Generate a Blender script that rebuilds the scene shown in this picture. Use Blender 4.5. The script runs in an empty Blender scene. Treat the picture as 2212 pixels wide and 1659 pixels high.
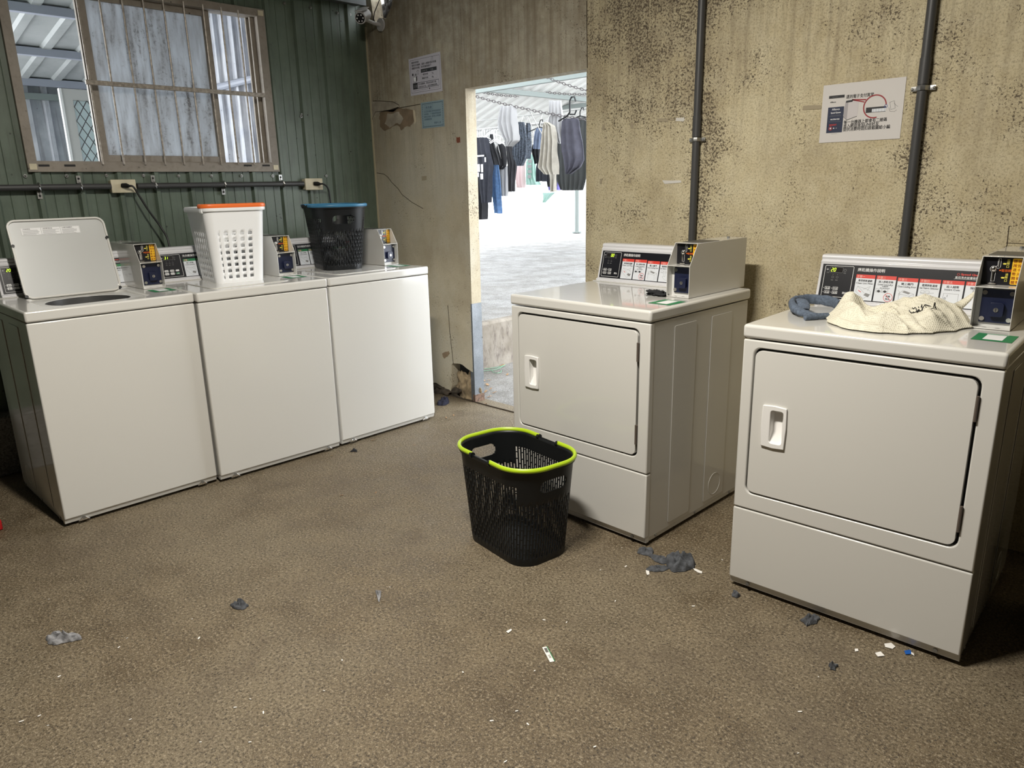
import bpy, bmesh, math, random
from mathutils import Vector, Matrix, noise
PI = math.pi
C = bpy.context.scene.collection
S = bpy.context.scene
rnd = random.Random(7)

# ------------------------------------------------------------------ camera, world, exposure
CX, CY, CZ = 4.3096, -3.0307, 1.3407
YAW, PITCH, ROLL, FPX = 0.7852, -0.2641, -0.0218, 1576.43
IW, IH = 2212, 1659
FW = Vector((-math.sin(YAW)*math.cos(PITCH), math.cos(YAW)*math.cos(PITCH), math.sin(PITCH)))
_rt = Vector((math.cos(YAW), math.sin(YAW), 0)); _up = _rt.cross(FW)
RT = math.cos(ROLL)*_rt + math.sin(ROLL)*_up
UP = -math.sin(ROLL)*_rt + math.cos(ROLL)*_up
cam = bpy.data.cameras.new('camera'); camo = bpy.data.objects.new('camera', cam); C.objects.link(camo)
cam.sensor_width = 36; cam.lens = 36*FPX/IW; cam.clip_start = .02; cam.clip_end = 300
camo.matrix_world = Matrix(((RT.x, UP.x, -FW.x, CX), (RT.y, UP.y, -FW.y, CY), (RT.z, UP.z, -FW.z, CZ), (0, 0, 0, 1)))
S.camera = camo
S.view_settings.view_transform = 'Standard'; S.view_settings.look = 'None'
S.view_settings.gamma = 1; S.view_settings.use_curve_mapping = False
S.view_settings.exposure = 0.0
W = bpy.data.worlds.new('overcast_sky'); S.world = W; W.use_nodes = True
W.node_tree.nodes['Background'].inputs[0].default_value = (.92, .96, 1, 1)
W.node_tree.nodes['Background'].inputs[1].default_value = 7.0
LAMP_W = 108.0

def at(u, v, ax, val):            # a point surveyed in the photograph, on the plane axis ax = val
    d = FW + RT*((u-IW/2)/FPX) - UP*((v-IH/2)/FPX)
    c = Vector((CX, CY, CZ))
    return c + d*((val-c[ax])/d[ax])

# ------------------------------------------------------------------ materials
def nmat(name):
    m = bpy.data.materials.new(name); m.use_nodes = True
    return m, m.node_tree, m.node_tree.nodes['Principled BSDF']
def N(nt, kind, **kw):
    n = nt.nodes.new(kind)
    for k, v in kw.items():
        if k.startswith('i_'): n.inputs[k[2:].replace('_', ' ')].default_value = v
        else: setattr(n, k, v)
    return n
def mat(name, col, rough=.5, metal=0, coat=0, spec=.5, nvar=0, nscale=20, bump=0, bscale=60, emis=None, estr=0):
    m, nt, b = nmat(name)
    b.inputs['Base Color'].default_value = (*col, 1); b.inputs['Roughness'].default_value = rough
    b.inputs['Metallic'].default_value = metal; b.inputs['Coat Weight'].default_value = coat
    b.inputs['Specular IOR Level'].default_value = spec; b.inputs['Coat Roughness'].default_value = .06
    if emis: b.inputs['Emission Color'].default_value = (*emis, 1); b.inputs['Emission Strength'].default_value = estr
    tc = N(nt, 'ShaderNodeTexCoord') if (nvar or bump) else None
    if nvar:
        t = N(nt, 'ShaderNodeTexNoise', i_Scale=nscale, i_Detail=5.0); nt.links.new(tc.outputs['Object'], t.inputs['Vector'])
        r = N(nt, 'ShaderNodeValToRGB'); nt.links.new(t.outputs[0], r.inputs[0])
        r.color_ramp.elements[0].position = .3; r.color_ramp.elements[1].position = .7
        r.color_ramp.elements[0].color = (*[c*(1-nvar) for c in col], 1); r.color_ramp.elements[1].color = (*[min(1, c*(1+nvar*.5)) for c in col], 1)
        nt.links.new(r.outputs[0], b.inputs['Base Color'])
    if bump:
        t = N(nt, 'ShaderNodeTexNoise', i_Scale=bscale, i_Detail=4.0); nt.links.new(tc.outputs['Object'], t.inputs['Vector'])
        bp = N(nt, 'ShaderNodeBump', i_Strength=bump, i_Distance=.002); nt.links.new(t.outputs[0], bp.inputs['Height'])
        nt.links.new(bp.outputs[0], b.inputs['Normal'])
    return m

def ramp(nt, src, p0, p1, c0=(0, 0, 0, 1), c1=(1, 1, 1, 1)):
    r = N(nt, 'ShaderNodeValToRGB'); e = r.color_ramp.elements
    e[0].position = p0; e[1].position = p1; e[0].color = c0; e[1].color = c1
    nt.links.new(src, r.inputs[0]); return r.outputs[0]
def mixc(nt, f, a, b, mode='MIX'):
    m = N(nt, 'ShaderNodeMix', data_type='RGBA', blend_type=mode)
    for s, v in ((0, f), (6, a), (7, b)):
        if hasattr(v, 'links'): nt.links.new(v, m.inputs[s])
        else: m.inputs[s].default_value = v if s == 0 else (*v, 1)
    return m.outputs[2]
def mth(nt, op, a, b=None, clamp=False):
    m = N(nt, 'ShaderNodeMath', operation=op, use_clamp=clamp)
    for i, v in enumerate((a, b)):
        if v is None: continue
        if hasattr(v, 'links'): nt.links.new(v, m.inputs[i])
        else: m.inputs[i].default_value = v
    return m.outputs[0]
def pos(nt, scale=(1, 1, 1)):
    g = N(nt, 'ShaderNodeNewGeometry'); mp = N(nt, 'ShaderNodeMapping')
    mp.inputs['Scale'].default_value = scale
    nt.links.new(g.outputs['Position'], mp.inputs['Vector']); return mp.outputs[0]
def noi(nt, vec, sc, det=6, rough=.6):
    t = N(nt, 'ShaderNodeTexNoise', i_Scale=sc, i_Detail=float(det), i_Roughness=rough); nt.links.new(vec, t.inputs['Vector']); return t.outputs[0]
def vor(nt, vec, sc, out='Distance', feat='F1'):
    t = N(nt, 'ShaderNodeTexVoronoi', i_Scale=sc, feature=feat); nt.links.new(vec, t.inputs['Vector']); return t.outputs[out]

def floor_material(name, tint=1.0, outdoors=False):
    m, nt, b = nmat(name); p = pos(nt)
    big = noi(nt, p, 1.3, 4); mid = noi(nt, p, 6, 8, .7); fine = noi(nt, p, 115, 4, .7); vf = noi(nt, p, 260, 2, .6)
    if outdoors:
        c = mixc(nt, ramp(nt, noi(nt, p, 2.6, 7, .62), .44, .56), (.145, .14, .13), (.27, .27, .27))
        c = mixc(nt, mth(nt, 'MULTIPLY', ramp(nt, big, .4, .6), .5), c, (.19, .175, .155))
    else:
        c = mixc(nt, ramp(nt, mid, .32, .70), (.076, .051, .025), (.175, .134, .080))
        c = mixc(nt, mth(nt, 'MULTIPLY', ramp(nt, big, .42, .62), .55), c, (.215, .178, .118))
    c = mixc(nt, mth(nt, 'MULTIPLY', ramp(nt, fine, .41, .47, (1, 1, 1, 1), (0, 0, 0, 1)), .85), c, (.05, .036, .02) if not outdoors else (.07, .065, .06))
    c = mixc(nt, mth(nt, 'MULTIPLY', ramp(nt, fine, .56, .63), .75), c, (.36, .30, .21) if not outdoors else (.34, .34, .34))
    c = mixc(nt, mth(nt, 'MULTIPLY', ramp(nt, vf, .56, .66), .5), c, (.42, .36, .26) if not outdoors else (.4, .4, .4))
    if not outdoors:
        # pits and aggregate
        v = vor(nt, p, 75); gate = ramp(nt, noi(nt, p, 9, 4), .44, .56)
        c = mixc(nt, mth(nt, 'MULTIPLY', ramp(nt, v, .12, .26, (1, 1, 1, 1), (0, 0, 0, 1)), gate), c, (.035, .027, .018))
        st = ramp(nt, noi(nt, p, 2.6, 8, .75), .53, .68)
        c = mixc(nt, mth(nt, 'MULTIPLY', st, .5), c, (.075, .050, .030))
    nt.links.new(c, b.inputs['Base Color'])
    r = ramp(nt, mid, .3, .7, (.42, .42, .42, 1), (.75, .75, .75, 1)); nt.links.new(r, b.inputs['Roughness'])
    h = mth(nt, 'ADD', mth(nt, 'MULTIPLY', fine, .8), mth(nt, 'MULTIPLY', vf, .35))
    bp = N(nt, 'ShaderNodeBump', i_Strength=.75, i_Distance=.006); nt.links.new(h, bp.inputs['Height']); nt.links.new(bp.outputs[0], b.inputs['Normal'])
    return m

def wall_material():
    m, nt, b = nmat('stained_plaster'); p = pos(nt)
    sep = N(nt, 'ShaderNodeSeparateXYZ'); nt.links.new(p, sep.inputs[0]); X, Z = sep.outputs[0], sep.outputs[2]
    right = ramp(nt, mth(nt, 'SUBTRACT', X, 1.35), .498, .502)     # the joint between the two panels, x = 1.85
    left = mth(nt, 'SUBTRACT', 1, right)
    big = noi(nt, p, 1.7, 5, .65); big2 = noi(nt, pos(nt, (1, 1, .6)), 3.1, 5, .7); mid = noi(nt, p, 11, 6, .7); fine = noi(nt, p, 120, 4, .75)
    ca = mixc(nt, ramp(nt, big, .36, .62), (.39, .335, .235), (.54, .485, .36))
    cb = mixc(nt, ramp(nt, big, .36, .62), (.47, .395, .24), (.60, .53, .35))
    cb = mixc(nt, mth(nt, 'MULTIPLY', ramp(nt, mid, .42, .64), .45), cb, (.66, .60, .43))
    cb = mixc(nt, mth(nt, 'MULTIPLY', ramp(nt, big2, .50, .66), .55), cb, (.33, .275, .18))
    c = mixc(nt, right, ca, cb)
    c = mixc(nt, mth(nt, 'MULTIPLY', mth(nt, 'MULTIPLY', ramp(nt, big2, .44, .60), left), .55), c, (.50, .475, .39))
    def near(x0, w):
        d = mth(nt, 'ABSOLUTE', mth(nt, 'SUBTRACT', X, x0)); return mth(nt, 'SUBTRACT', 1, mth(nt, 'DIVIDE', d, w), True)
    s = noi(nt, pos(nt, (16, 16, .8)), 2.0, 6, .65); hi = mth(nt, 'MULTIPLY', mth(nt, 'SUBTRACT', Z, 1.2, True), .85, True)
    c = mixc(nt, mth(nt, 'MULTIPLY', mth(nt, 'MULTIPLY', ramp(nt, s, .44, .66), hi), .75), c, (.17, .13, .085))
    top = mth(nt, 'MULTIPLY', mth(nt, 'MULTIPLY', mth(nt, 'SUBTRACT', Z, 1.45, True), .9, True), mth(nt, 'ADD', near(2.25, .55), left), True)
    c = mixc(nt, mth(nt, 'MULTIPLY', mth(nt, 'MULTIPLY', top, ramp(nt, mid, .3, .62)), .8), c, (.16, .125, .08))
    n1 = mth(nt, 'MULTIPLY', near(2.53, .17), .13); n2 = mth(nt, 'MULTIPLY', near(3.42, .12), .13)
    up = mth(nt, 'MULTIPLY', mth(nt, 'MULTIPLY', mth(nt, 'SUBTRACT', Z, 1.25, True), .30), near(2.15, .6))
    den = mth(nt, 'SUBTRACT', mth(nt, 'ADD', mth(nt, 'ADD', n1, n2), up), mth(nt, 'MULTIPLY', left, .06))
    gate = ramp(nt, mth(nt, 'ADD', noi(nt, p, 4.5, 5, .65), den), .44, .72)
    def specks(sc, t0, span, col, amt, w=.035):
        nonlocal c
        v = mth(nt, 'ADD', noi(nt, p, sc, 3, .6), mth(nt, 'MULTIPLY', gate, span))
        c = mixc(nt, mth(nt, 'MULTIPLY', ramp(nt, v, t0, t0+w), amt), c, col)
    specks(170, .64, .12, (.13, .10, .06), .7); specks(100, .68, .18, (.07, .052, .033), .9); specks(48, .76, .16, (.055, .042, .028), .85)
    c = mixc(nt, mth(nt, 'MULTIPLY', ramp(nt, fine, .38, .52, (1, 1, 1, 1), (0, 0, 0, 1)), mth(nt, 'ADD', mth(nt, 'MULTIPLY', right, .35), .15)), c, (.19, .145, .085))
    nt.links.new(c, b.inputs['Base Color']); b.inputs['Roughness'].default_value = .8
    bp = N(nt, 'ShaderNodeBump', i_Strength=.35, i_Distance=.004)
    nt.links.new(mth(nt, 'ADD', mth(nt, 'MULTIPLY', fine, right), mid), bp.inputs['Height']); nt.links.new(bp.outputs[0], b.inputs['Normal'])
    return m

def streaked(name, c0, c1, dirt, sc=(6, 6, .8), rough=.55, metal=0, amount=.6, spots=True):
    m, nt, b = nmat(name); p = pos(nt); ps = pos(nt, sc)
    s = noi(nt, ps, 4, 6, .65); mid = noi(nt, p, 6, 5)
    c = mixc(nt, ramp(nt, mid, .35, .65), c0, c1)
    c = mixc(nt, mth(nt, 'MULTIPLY', ramp(nt, s, .5, .72), amount), c, dirt)
    if spots:
        v = vor(nt, p, 26); g = ramp(nt, noi(nt, p, 8, 3), .55, .62)
        c = mixc(nt, mth(nt, 'MULTIPLY', ramp(nt, v, .08, .16, (1, 1, 1, 1), (0, 0, 0, 1)), g), c, tuple(x*.3 for x in dirt))
    nt.links.new(c, b.inputs['Base Color']); b.inputs['Roughness'].default_value = rough; b.inputs['Metallic'].default_value = metal
    return m

def pane_material():
    m, nt, b = nmat('frosted_dirty_glass'); p = pos(nt, (1, 7, 1.2))
    s = noi(nt, p, 3, 6, .7); q = pos(nt); f = noi(nt, q, 60, 4, .8); g = noi(nt, q, 2.5, 4)
    c = mixc(nt, ramp(nt, s, .38, .66), (.62, .65, .68), (.44, .45, .46))
    c = mixc(nt, mth(nt, 'MULTIPLY', ramp(nt, mth(nt, 'ADD', mth(nt, 'MULTIPLY', s, .5), mth(nt, 'MULTIPLY', f, .5)), .52, .60), mth(nt, 'MULTIPLY', ramp(nt, g, .38, .62), .8)), c, (.15, .14, .13))
    out = [n for n in nt.nodes if n.type == 'OUTPUT_MATERIAL'][0]
    tr = N(nt, 'ShaderNodeBsdfTranslucent'); nt.links.new(c, tr.inputs[0]); nt.links.new(c, b.inputs['Base Color'])
    b.inputs['Roughness'].default_value = .35
    mx = N(nt, 'ShaderNodeMixShader'); mx.inputs[0].default_value = .6
    nt.links.new(b.outputs[0], mx.inputs[1]); nt.links.new(tr.outputs[0], mx.inputs[2]); nt.links.new(mx.outputs[0], out.inputs[0])
    return m
def translucent(name, col, mixf=.5):
    m, nt, b = nmat(name); b.inputs['Base Color'].default_value = (*col, 1); b.inputs['Roughness'].default_value = .8
    out = [n for n in nt.nodes if n.type == 'OUTPUT_MATERIAL'][0]
    tr = N(nt, 'ShaderNodeBsdfTranslucent'); tr.inputs[0].default_value = (*col, 1)
    mx = N(nt, 'ShaderNodeMixShader'); mx.inputs[0].default_value = mixf
    nt.links.new(b.outputs[0], mx.inputs[1]); nt.links.new(tr.outputs[0], mx.inputs[2]); nt.links.new(mx.outputs[0], out.inputs[0])
    return m
def mesh_fabric():
    m, nt, b = nmat('cream_mesh_fabric')
    tc = N(nt, 'ShaderNodeTexCoord'); v = N(nt, 'ShaderNodeTexVoronoi', i_Scale=230.0, i_Randomness=.1); nt.links.new(tc.outputs['Object'], v.inputs['Vector'])
    f = ramp(nt, v.outputs['Distance'], .16, .34, (1, 1, 1, 1), (0, 0, 0, 1))
    c = mixc(nt, f, (.70, .665, .54), (.34, .31, .22)); nt.links.new(c, b.inputs['Base Color']); b.inputs['Roughness'].default_value = .6
    bp = N(nt, 'ShaderNodeBump', i_Strength=.8, i_Distance=.002); nt.links.new(v.outputs['Distance'], bp.inputs['Height']); nt.links.new(bp.outputs[0], b.inputs['Normal'])
    return m

M_FLOOR = floor_material('stained_concrete_floor'); M_YARD = floor_material('grey_yard_concrete', outdoors=True)
M_WALL = wall_material()
M_GREEN = streaked('green_painted_sheet', (.094, .124, .092), (.128, .166, .126), (.055, .062, .048), (8, 8, .6), .42, amount=.5)
M_GREY_SHEET = streaked('grey_sheet_metal', (.34, .35, .38), (.46, .47, .50), (.15, .13, .13), (9, 9, .5), .6, amount=.8)
M_BLUE_SHEET = streaked('weathered_blue_grey_sheet', (.42, .44, .50), (.62, .63, .66), (.14, .13, .14), (14, 14, .5), .6, amount=.9)
M_CEIL = streaked('pale_roof_sheet', (.33, .345, .34), (.42, .435, .43), (.3, .3, .3), (3, 3, 3), .6, amount=.3, spots=False)
M_PLINTH = floor_material('plinth_concrete', outdoors=True)
M_ENAMEL = mat('white_enamel', (.645, .635, .60), .26, coat=.8, spec=.5)
M_ENAMEL_IN = mat('white_enamel_inner', (.62, .62, .60), .3, coat=.2)
M_PLASTIC_W = mat('white_plastic', (.80, .79, .77), .35)
M_CONSOLE = mat('console_pale_grey', (.66, .66, .68), .3, coat=.3)
M_DARK = mat('dark_gap', (.02, .02, .02), .8)
M_PANEL = mat('black_overlay', (.008, .008, .011), .32)
M_PWHITE = mat('print_white', (.80, .80, .80), .5); M_PGREY = mat('print_grey', (.22, .22, .22), .5); M_PCARD = mat('print_card', (.66, .69, .73), .5)
M_PBLACK = mat('print_black', (.012, .012, .014), .5); M_PRED = mat('print_red', (.62, .045, .03), .5); M_PGREEN = mat('print_green', (.02, .19, .07), .5)
M_PYEL = mat('print_yellow', (.85, .50, .02), .5); M_PORANGE = mat('print_orange', (.85, .16, .02), .5); M_PLYEL = mat('print_lemon', (.85, .75, .12), .5)
M_PNAVY = mat('print_navy', (.014, .022, .055), .5); M_PDRED = mat('print_dark_red', (.28, .012, .018), .5); M_PBLUE = mat('print_blue', (.03, .08, .35), .5)
M_LED = mat('led_segments', (.6, .9, .05), .5, emis=(.62, 1.0, .05), estr=2.2)
M_LEDOFF = mat('led_window', (.018, .016, .016), .2)
M_NAVY = mat('navy_lock_plate', (.010, .014, .040), .3)
M_CHROME = mat('chrome', (.75, .73, .70), .18, metal=1); M_STEEL = mat('zinc_steel', (.42, .42, .41), .4, metal=1)
M_GALV = streaked('galvanised_steel', (.15, .165, .18), (.24, .26, .28), (.09, .095, .10), (60, 60, 40), .45, metal=.5, amount=.8)
M_CONDUIT = mat('grey_conduit', (.055, .055, .055), .45); M_HINGE = mat('brown_hinge', (.10, .08, .065), .5)
M_ALU = streaked('beige_window_frame', (.235, .205, .17), (.29, .255, .21), (.11, .085, .06), (10, 10, 10), .5, amount=.35)
M_ALU2 = mat('pale_bar', (.36, .32, .27), .4, nvar=.4, nscale=60, metal=.3)
M_OUTLET = mat('cream_outlet', (.62, .56, .40), .5, nvar=.15); M_BLACK = mat('black_plastic', (.006, .007, .008), .42, spec=.35)
M_CORD = mat('black_cord', (.008, .008, .008), .5)
M_BASKW = mat('white_basket_plastic', (.86, .87, .88), .35); M_ORANGE = mat('orange_rim', (.85, .17, .03), .4)
M_LIME = mat('lime_rim', (.42, .60, .015), .35); M_BLUE = mat('blue_rim', (.04, .17, .30), .4)
M_MESH = mesh_fabric(); M_SOCK = mat('blue_grey_knit', (.105, .135, .185), .95, nvar=.4, nscale=120, bump=.8, bscale=300)
M_LINT = mat('grey_lint', (.085, .09, .10), 1, nvar=.5, nscale=60, bump=1, bscale=150); M_LINTP = mat('pale_lint', (.26, .26, .27), 1, nvar=.5, nscale=60, bump=1, bscale=150)
M_LINTB = mat('black_lint', (.02, .02, .022), 1, nvar=.4, nscale=80, bump=1, bscale=200)
M_CHIP = mat('white_paper', (.80, .78, .74), .7); M_BLUECHIP = mat('blue_plastic', (.01, .10, .42), .5); M_RED = mat('red_plastic', (.45, .01, .012), .5)
M_POSTER = mat('poster_paper', (.60, .575, .55), .6); M_SIGN = mat('pale_sign', (.52, .50, .54), .45); M_SIGNB = mat('blue_sign', (.24, .33, .36), .55)
M_FOAM = mat('brown_insulation', (.34, .26, .16), 1, nvar=.6, nscale=25, bump=1, bscale=40); M_RUBBLE = mat('dark_rubble', (.07, .055, .04), 1, nvar=.6, nscale=30, bump=1, bscale=40)
M_SCAR = mat('bare_plaster', (.42, .37, .29), .9, nvar=.35, nscale=14); M_SCARD = mat('brown_bare_board', (.24, .175, .11), .9, nvar=.3, nscale=12)
M_CRACK = mat('crack_line', (.06, .045, .03), 1); M_TAPE = mat('old_tape', (.62, .60, .55), .7); M_TAPED = mat('old_glue', (.34, .29, .20), .9)
M_LEAF = mat('dry_leaf', (.38, .24, .13), .9, nvar=.3); M_ROPE = mat('green_twine', (.16, .34, .22), .8)
M_TRUSS = mat('grey_green_truss', (.20, .23, .22), .6); M_CHAIN = mat('dark_chain', (.10, .09, .09), .5, metal=.5)
M_SKYL = translucent('translucent_roof_sheet', (.95, .97, .97), .8)
M_ROOFW = mat('white_roof_sheet', (.72, .72, .70), .7); M_FENCE = mat('bright_white_wall', (.85, .88, .88), .8)

# ------------------------------------------------------------------ mesh helpers
class MB:
    def __init__(s): s.v = []; s.f = []; s.m = []; s.mats = []
    def mi(s, m):
        if m not in s.mats: s.mats.append(m)
        return s.mats.index(m)
    def add(s, vs, fs, m):
        k = len(s.v); i = s.mi(m); s.v += [tuple(v) for v in vs]
        for f in fs: s.f.append([k+q for q in f]); s.m.append(i)
    def box(s, x0, x1, y0, y1, z0, z1, m):
        s.add([(x0, y0, z0), (x1, y0, z0), (x1, y1, z0), (x0, y1, z0), (x0, y0, z1), (x1, y0, z1), (x1, y1, z1), (x0, y1, z1)],
              [(0, 3, 2, 1), (4, 5, 6, 7), (0, 1, 5, 4), (1, 2, 6, 5), (2, 3, 7, 6), (3, 0, 4, 7)], m)
    def prism(s, prof, a0, a1, m, axis='x'):     # prof: list of 2D points, extruded along axis
        n = len(prof)
        f3 = {'x': lambda a, p: (a, p[0], p[1]), 'y': lambda a, p: (p[0], a, p[1]), 'z': lambda a, p: (p[0], p[1], a)}[axis]
        s.add([f3(a0, p) for p in prof]+[f3(a1, p) for p in prof],
              [list(range(n))[::-1], [n+i for i in range(n)]]+[(i, (i+1) % n, n+(i+1) % n, n+i) for i in range(n)], m)
    def tube(s, pts, r, m, seg=8, rb=None, closed=False, cap=True):
        pts = [Vector(p) for p in pts]; n = len(pts); vs = []
        rr = r if isinstance(r, (list, tuple)) else [r]*n
        up0 = None
        for i, p in enumerate(pts):
            if closed: t = pts[(i+1) % n]-pts[i-1]
            else: t = (pts[min(i+1, n-1)]-pts[max(i-1, 0)])
            t.normalize()
            if up0 is None: up0 = Vector((0, 0, 1)) if abs(t.z) < .9 else Vector((1, 0, 0))
            a = t.cross(up0);
            if a.length < 1e-5: a = t.cross(Vector((0, 1, 0)))
            a.normalize(); b = a.cross(t).normalized()
            if not rb: up0 = b
            for k in range(seg):
                q = 2*PI*k/seg; rv = (rb[i] if isinstance(rb, (list, tuple)) else rb) if rb else rr[i]
                vs.append(p+a*math.cos(q)*rr[i]+b*math.sin(q)*rv)
        fs = []
        for i in range(n if closed else n-1):
            j = (i+1) % n
            for k in range(seg): fs.append((i*seg+k, i*seg+(k+1) % seg, j*seg+(k+1) % seg, j*seg+k))
        if cap and not closed: fs += [list(range(seg)), [(n-1)*seg+k for k in range(seg)][::-1]]
        s.add(vs, fs, m)
    def cyl(s, p0, p1, r, m, seg=16, r1=None): s.tube([p0, p1], [r, r if r1 is None else r1], m, seg)
    def ball(s, c, r, m, sx=1, sy=1, sz=1, seg=12):
        vs = []; fs = []
        for i in range(seg//2+1):
            t = PI*i/(seg//2)
            for k in range(seg): q = 2*PI*k/seg; vs.append((c[0]+r*sx*math.sin(t)*math.cos(q), c[1]+r*sy*math.sin(t)*math.sin(q), c[2]+r*sz*math.cos(t)))
        for i in range(seg//2):
            for k in range(seg): fs.append((i*seg+k, (i+1)*seg+k, (i+1)*seg+(k+1) % seg, i*seg+(k+1) % seg))
        s.add(vs, fs, m)
    def flat(s, outer, holes, fr, m, depth=0):   # polygon with holes on a frame fr(u,v,w); depth gives thickness
        k = 0; bm = bmesh.new(); loops = [outer]+list(holes); es = []
        for lp in loops:
            vv = [bm.verts.new((p[0], p[1], 0)) for p in lp]
            for i in range(len(vv)): es.append(bm.edges.new((vv[i], vv[(i+1) % len(vv)])))
        bmesh.ops.triangle_fill(bm, use_beauty=True, use_dissolve=False, edges=es)
        bm.verts.index_update()
        co = [(v.co.x, v.co.y) for v in bm.verts]
        fs = []
        for f in bm.faces:
            ix = [v.index for v in f.verts]
            if f.normal.z < 0: ix = ix[::-1]
            fs.append(ix)
        bm.free(); n = len(co)
        if depth:
            vs = [fr(a, b, 0) for a, b in co]+[fr(a, b, -depth) for a, b in co]
            ff = fs+[[n+q for q in f[::-1]] for f in fs]
            base = 0
            for li, lp in enumerate(loops):
                L = len(lp)
                ar = sum(lp[i][0]*lp[(i+1) % L][1]-lp[(i+1) % L][0]*lp[i][1] for i in range(L))
                for i in range(L):
                    a, b = base+i, base+(i+1) % L
                    q = (a, n+a, n+b, b)
                    if (ar > 0) != (li == 0): q = q[::-1]
                    ff.append(q)
                base += L
            s.add(vs, ff, m)
        else: s.add([fr(a, b, 0) for a, b in co], fs, m)
    def build(s, name, parent=None, bevel=0, seg=2, smooth=True, loc=None, rz=0, off=None, sub=0, solid=0, angle=35):
        me = bpy.data.meshes.new(name)
        vs = s.v if off is None else [(a+off[0], b+off[1], c+off[2]) for a, b, c in s.v]
        me.from_pydata(vs, [], s.f)
        for m in s.mats: me.materials.append(m)
        me.polygons.foreach_set('material_index', s.m)
        if smooth:
            me.polygons.foreach_set('use_smooth', [True]*len(me.polygons))
            if not sub: me.set_sharp_from_angle(angle=math.radians(angle))
        me.update()
        o = bpy.data.objects.new(name, me); C.objects.link(o)
        if parent: o.parent = parent
        if loc: o.location = loc
        if rz: o.rotation_euler.z = rz
        if solid:
            q = o.modifiers.new('thickness', 'SOLIDIFY'); q.thickness = solid; q.offset = 0
        if bevel:
            q = o.modifiers.new('bevel', 'BEVEL'); q.width = bevel; q.segments = seg; q.limit_method = 'ANGLE'; q.angle_limit = math.radians(40); q.harden_normals = False
        if sub:
            q = o.modifiers.new('sub', 'SUBSURF'); q.levels = sub; q.render_levels = sub
        return o

_tc = {}
def glyphs(text, bold=0.0):
    if any(ord(c) > 0x2000 for c in text): bold = min(bold, .004)
    key = (text, bold)
    if key not in _tc:
        cu = bpy.data.curves.new('t', 'FONT'); cu.body = text; cu.size = 1; cu.resolution_u = 2; cu.fill_mode = 'FRONT'; cu.offset = bold
        ob = bpy.data.objects.new('t', cu)
        me = bpy.data.meshes.new_from_object(ob)
        vs = [(v.co.x, v.co.y) for v in me.vertices]; fs = [list(p.vertices) for p in me.polygons]
        bpy.data.objects.remove(ob); bpy.data.curves.remove(cu); bpy.data.meshes.remove(me)
        _tc[key] = (vs, fs)
    return _tc[key]
def rrect(x0, x1, y0, y1, r, n=5):
    out = []
    for cx, cy, a in ((x1-r, y0+r, -90), (x1-r, y1-r, 0), (x0+r, y1-r, 90), (x0+r, y0+r, 180)):
        for k in range(n+1):
            q = math.radians(a+90*k/n); out.append((cx+r*math.cos(q), cy+r*math.sin(q)))
    return out
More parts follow.
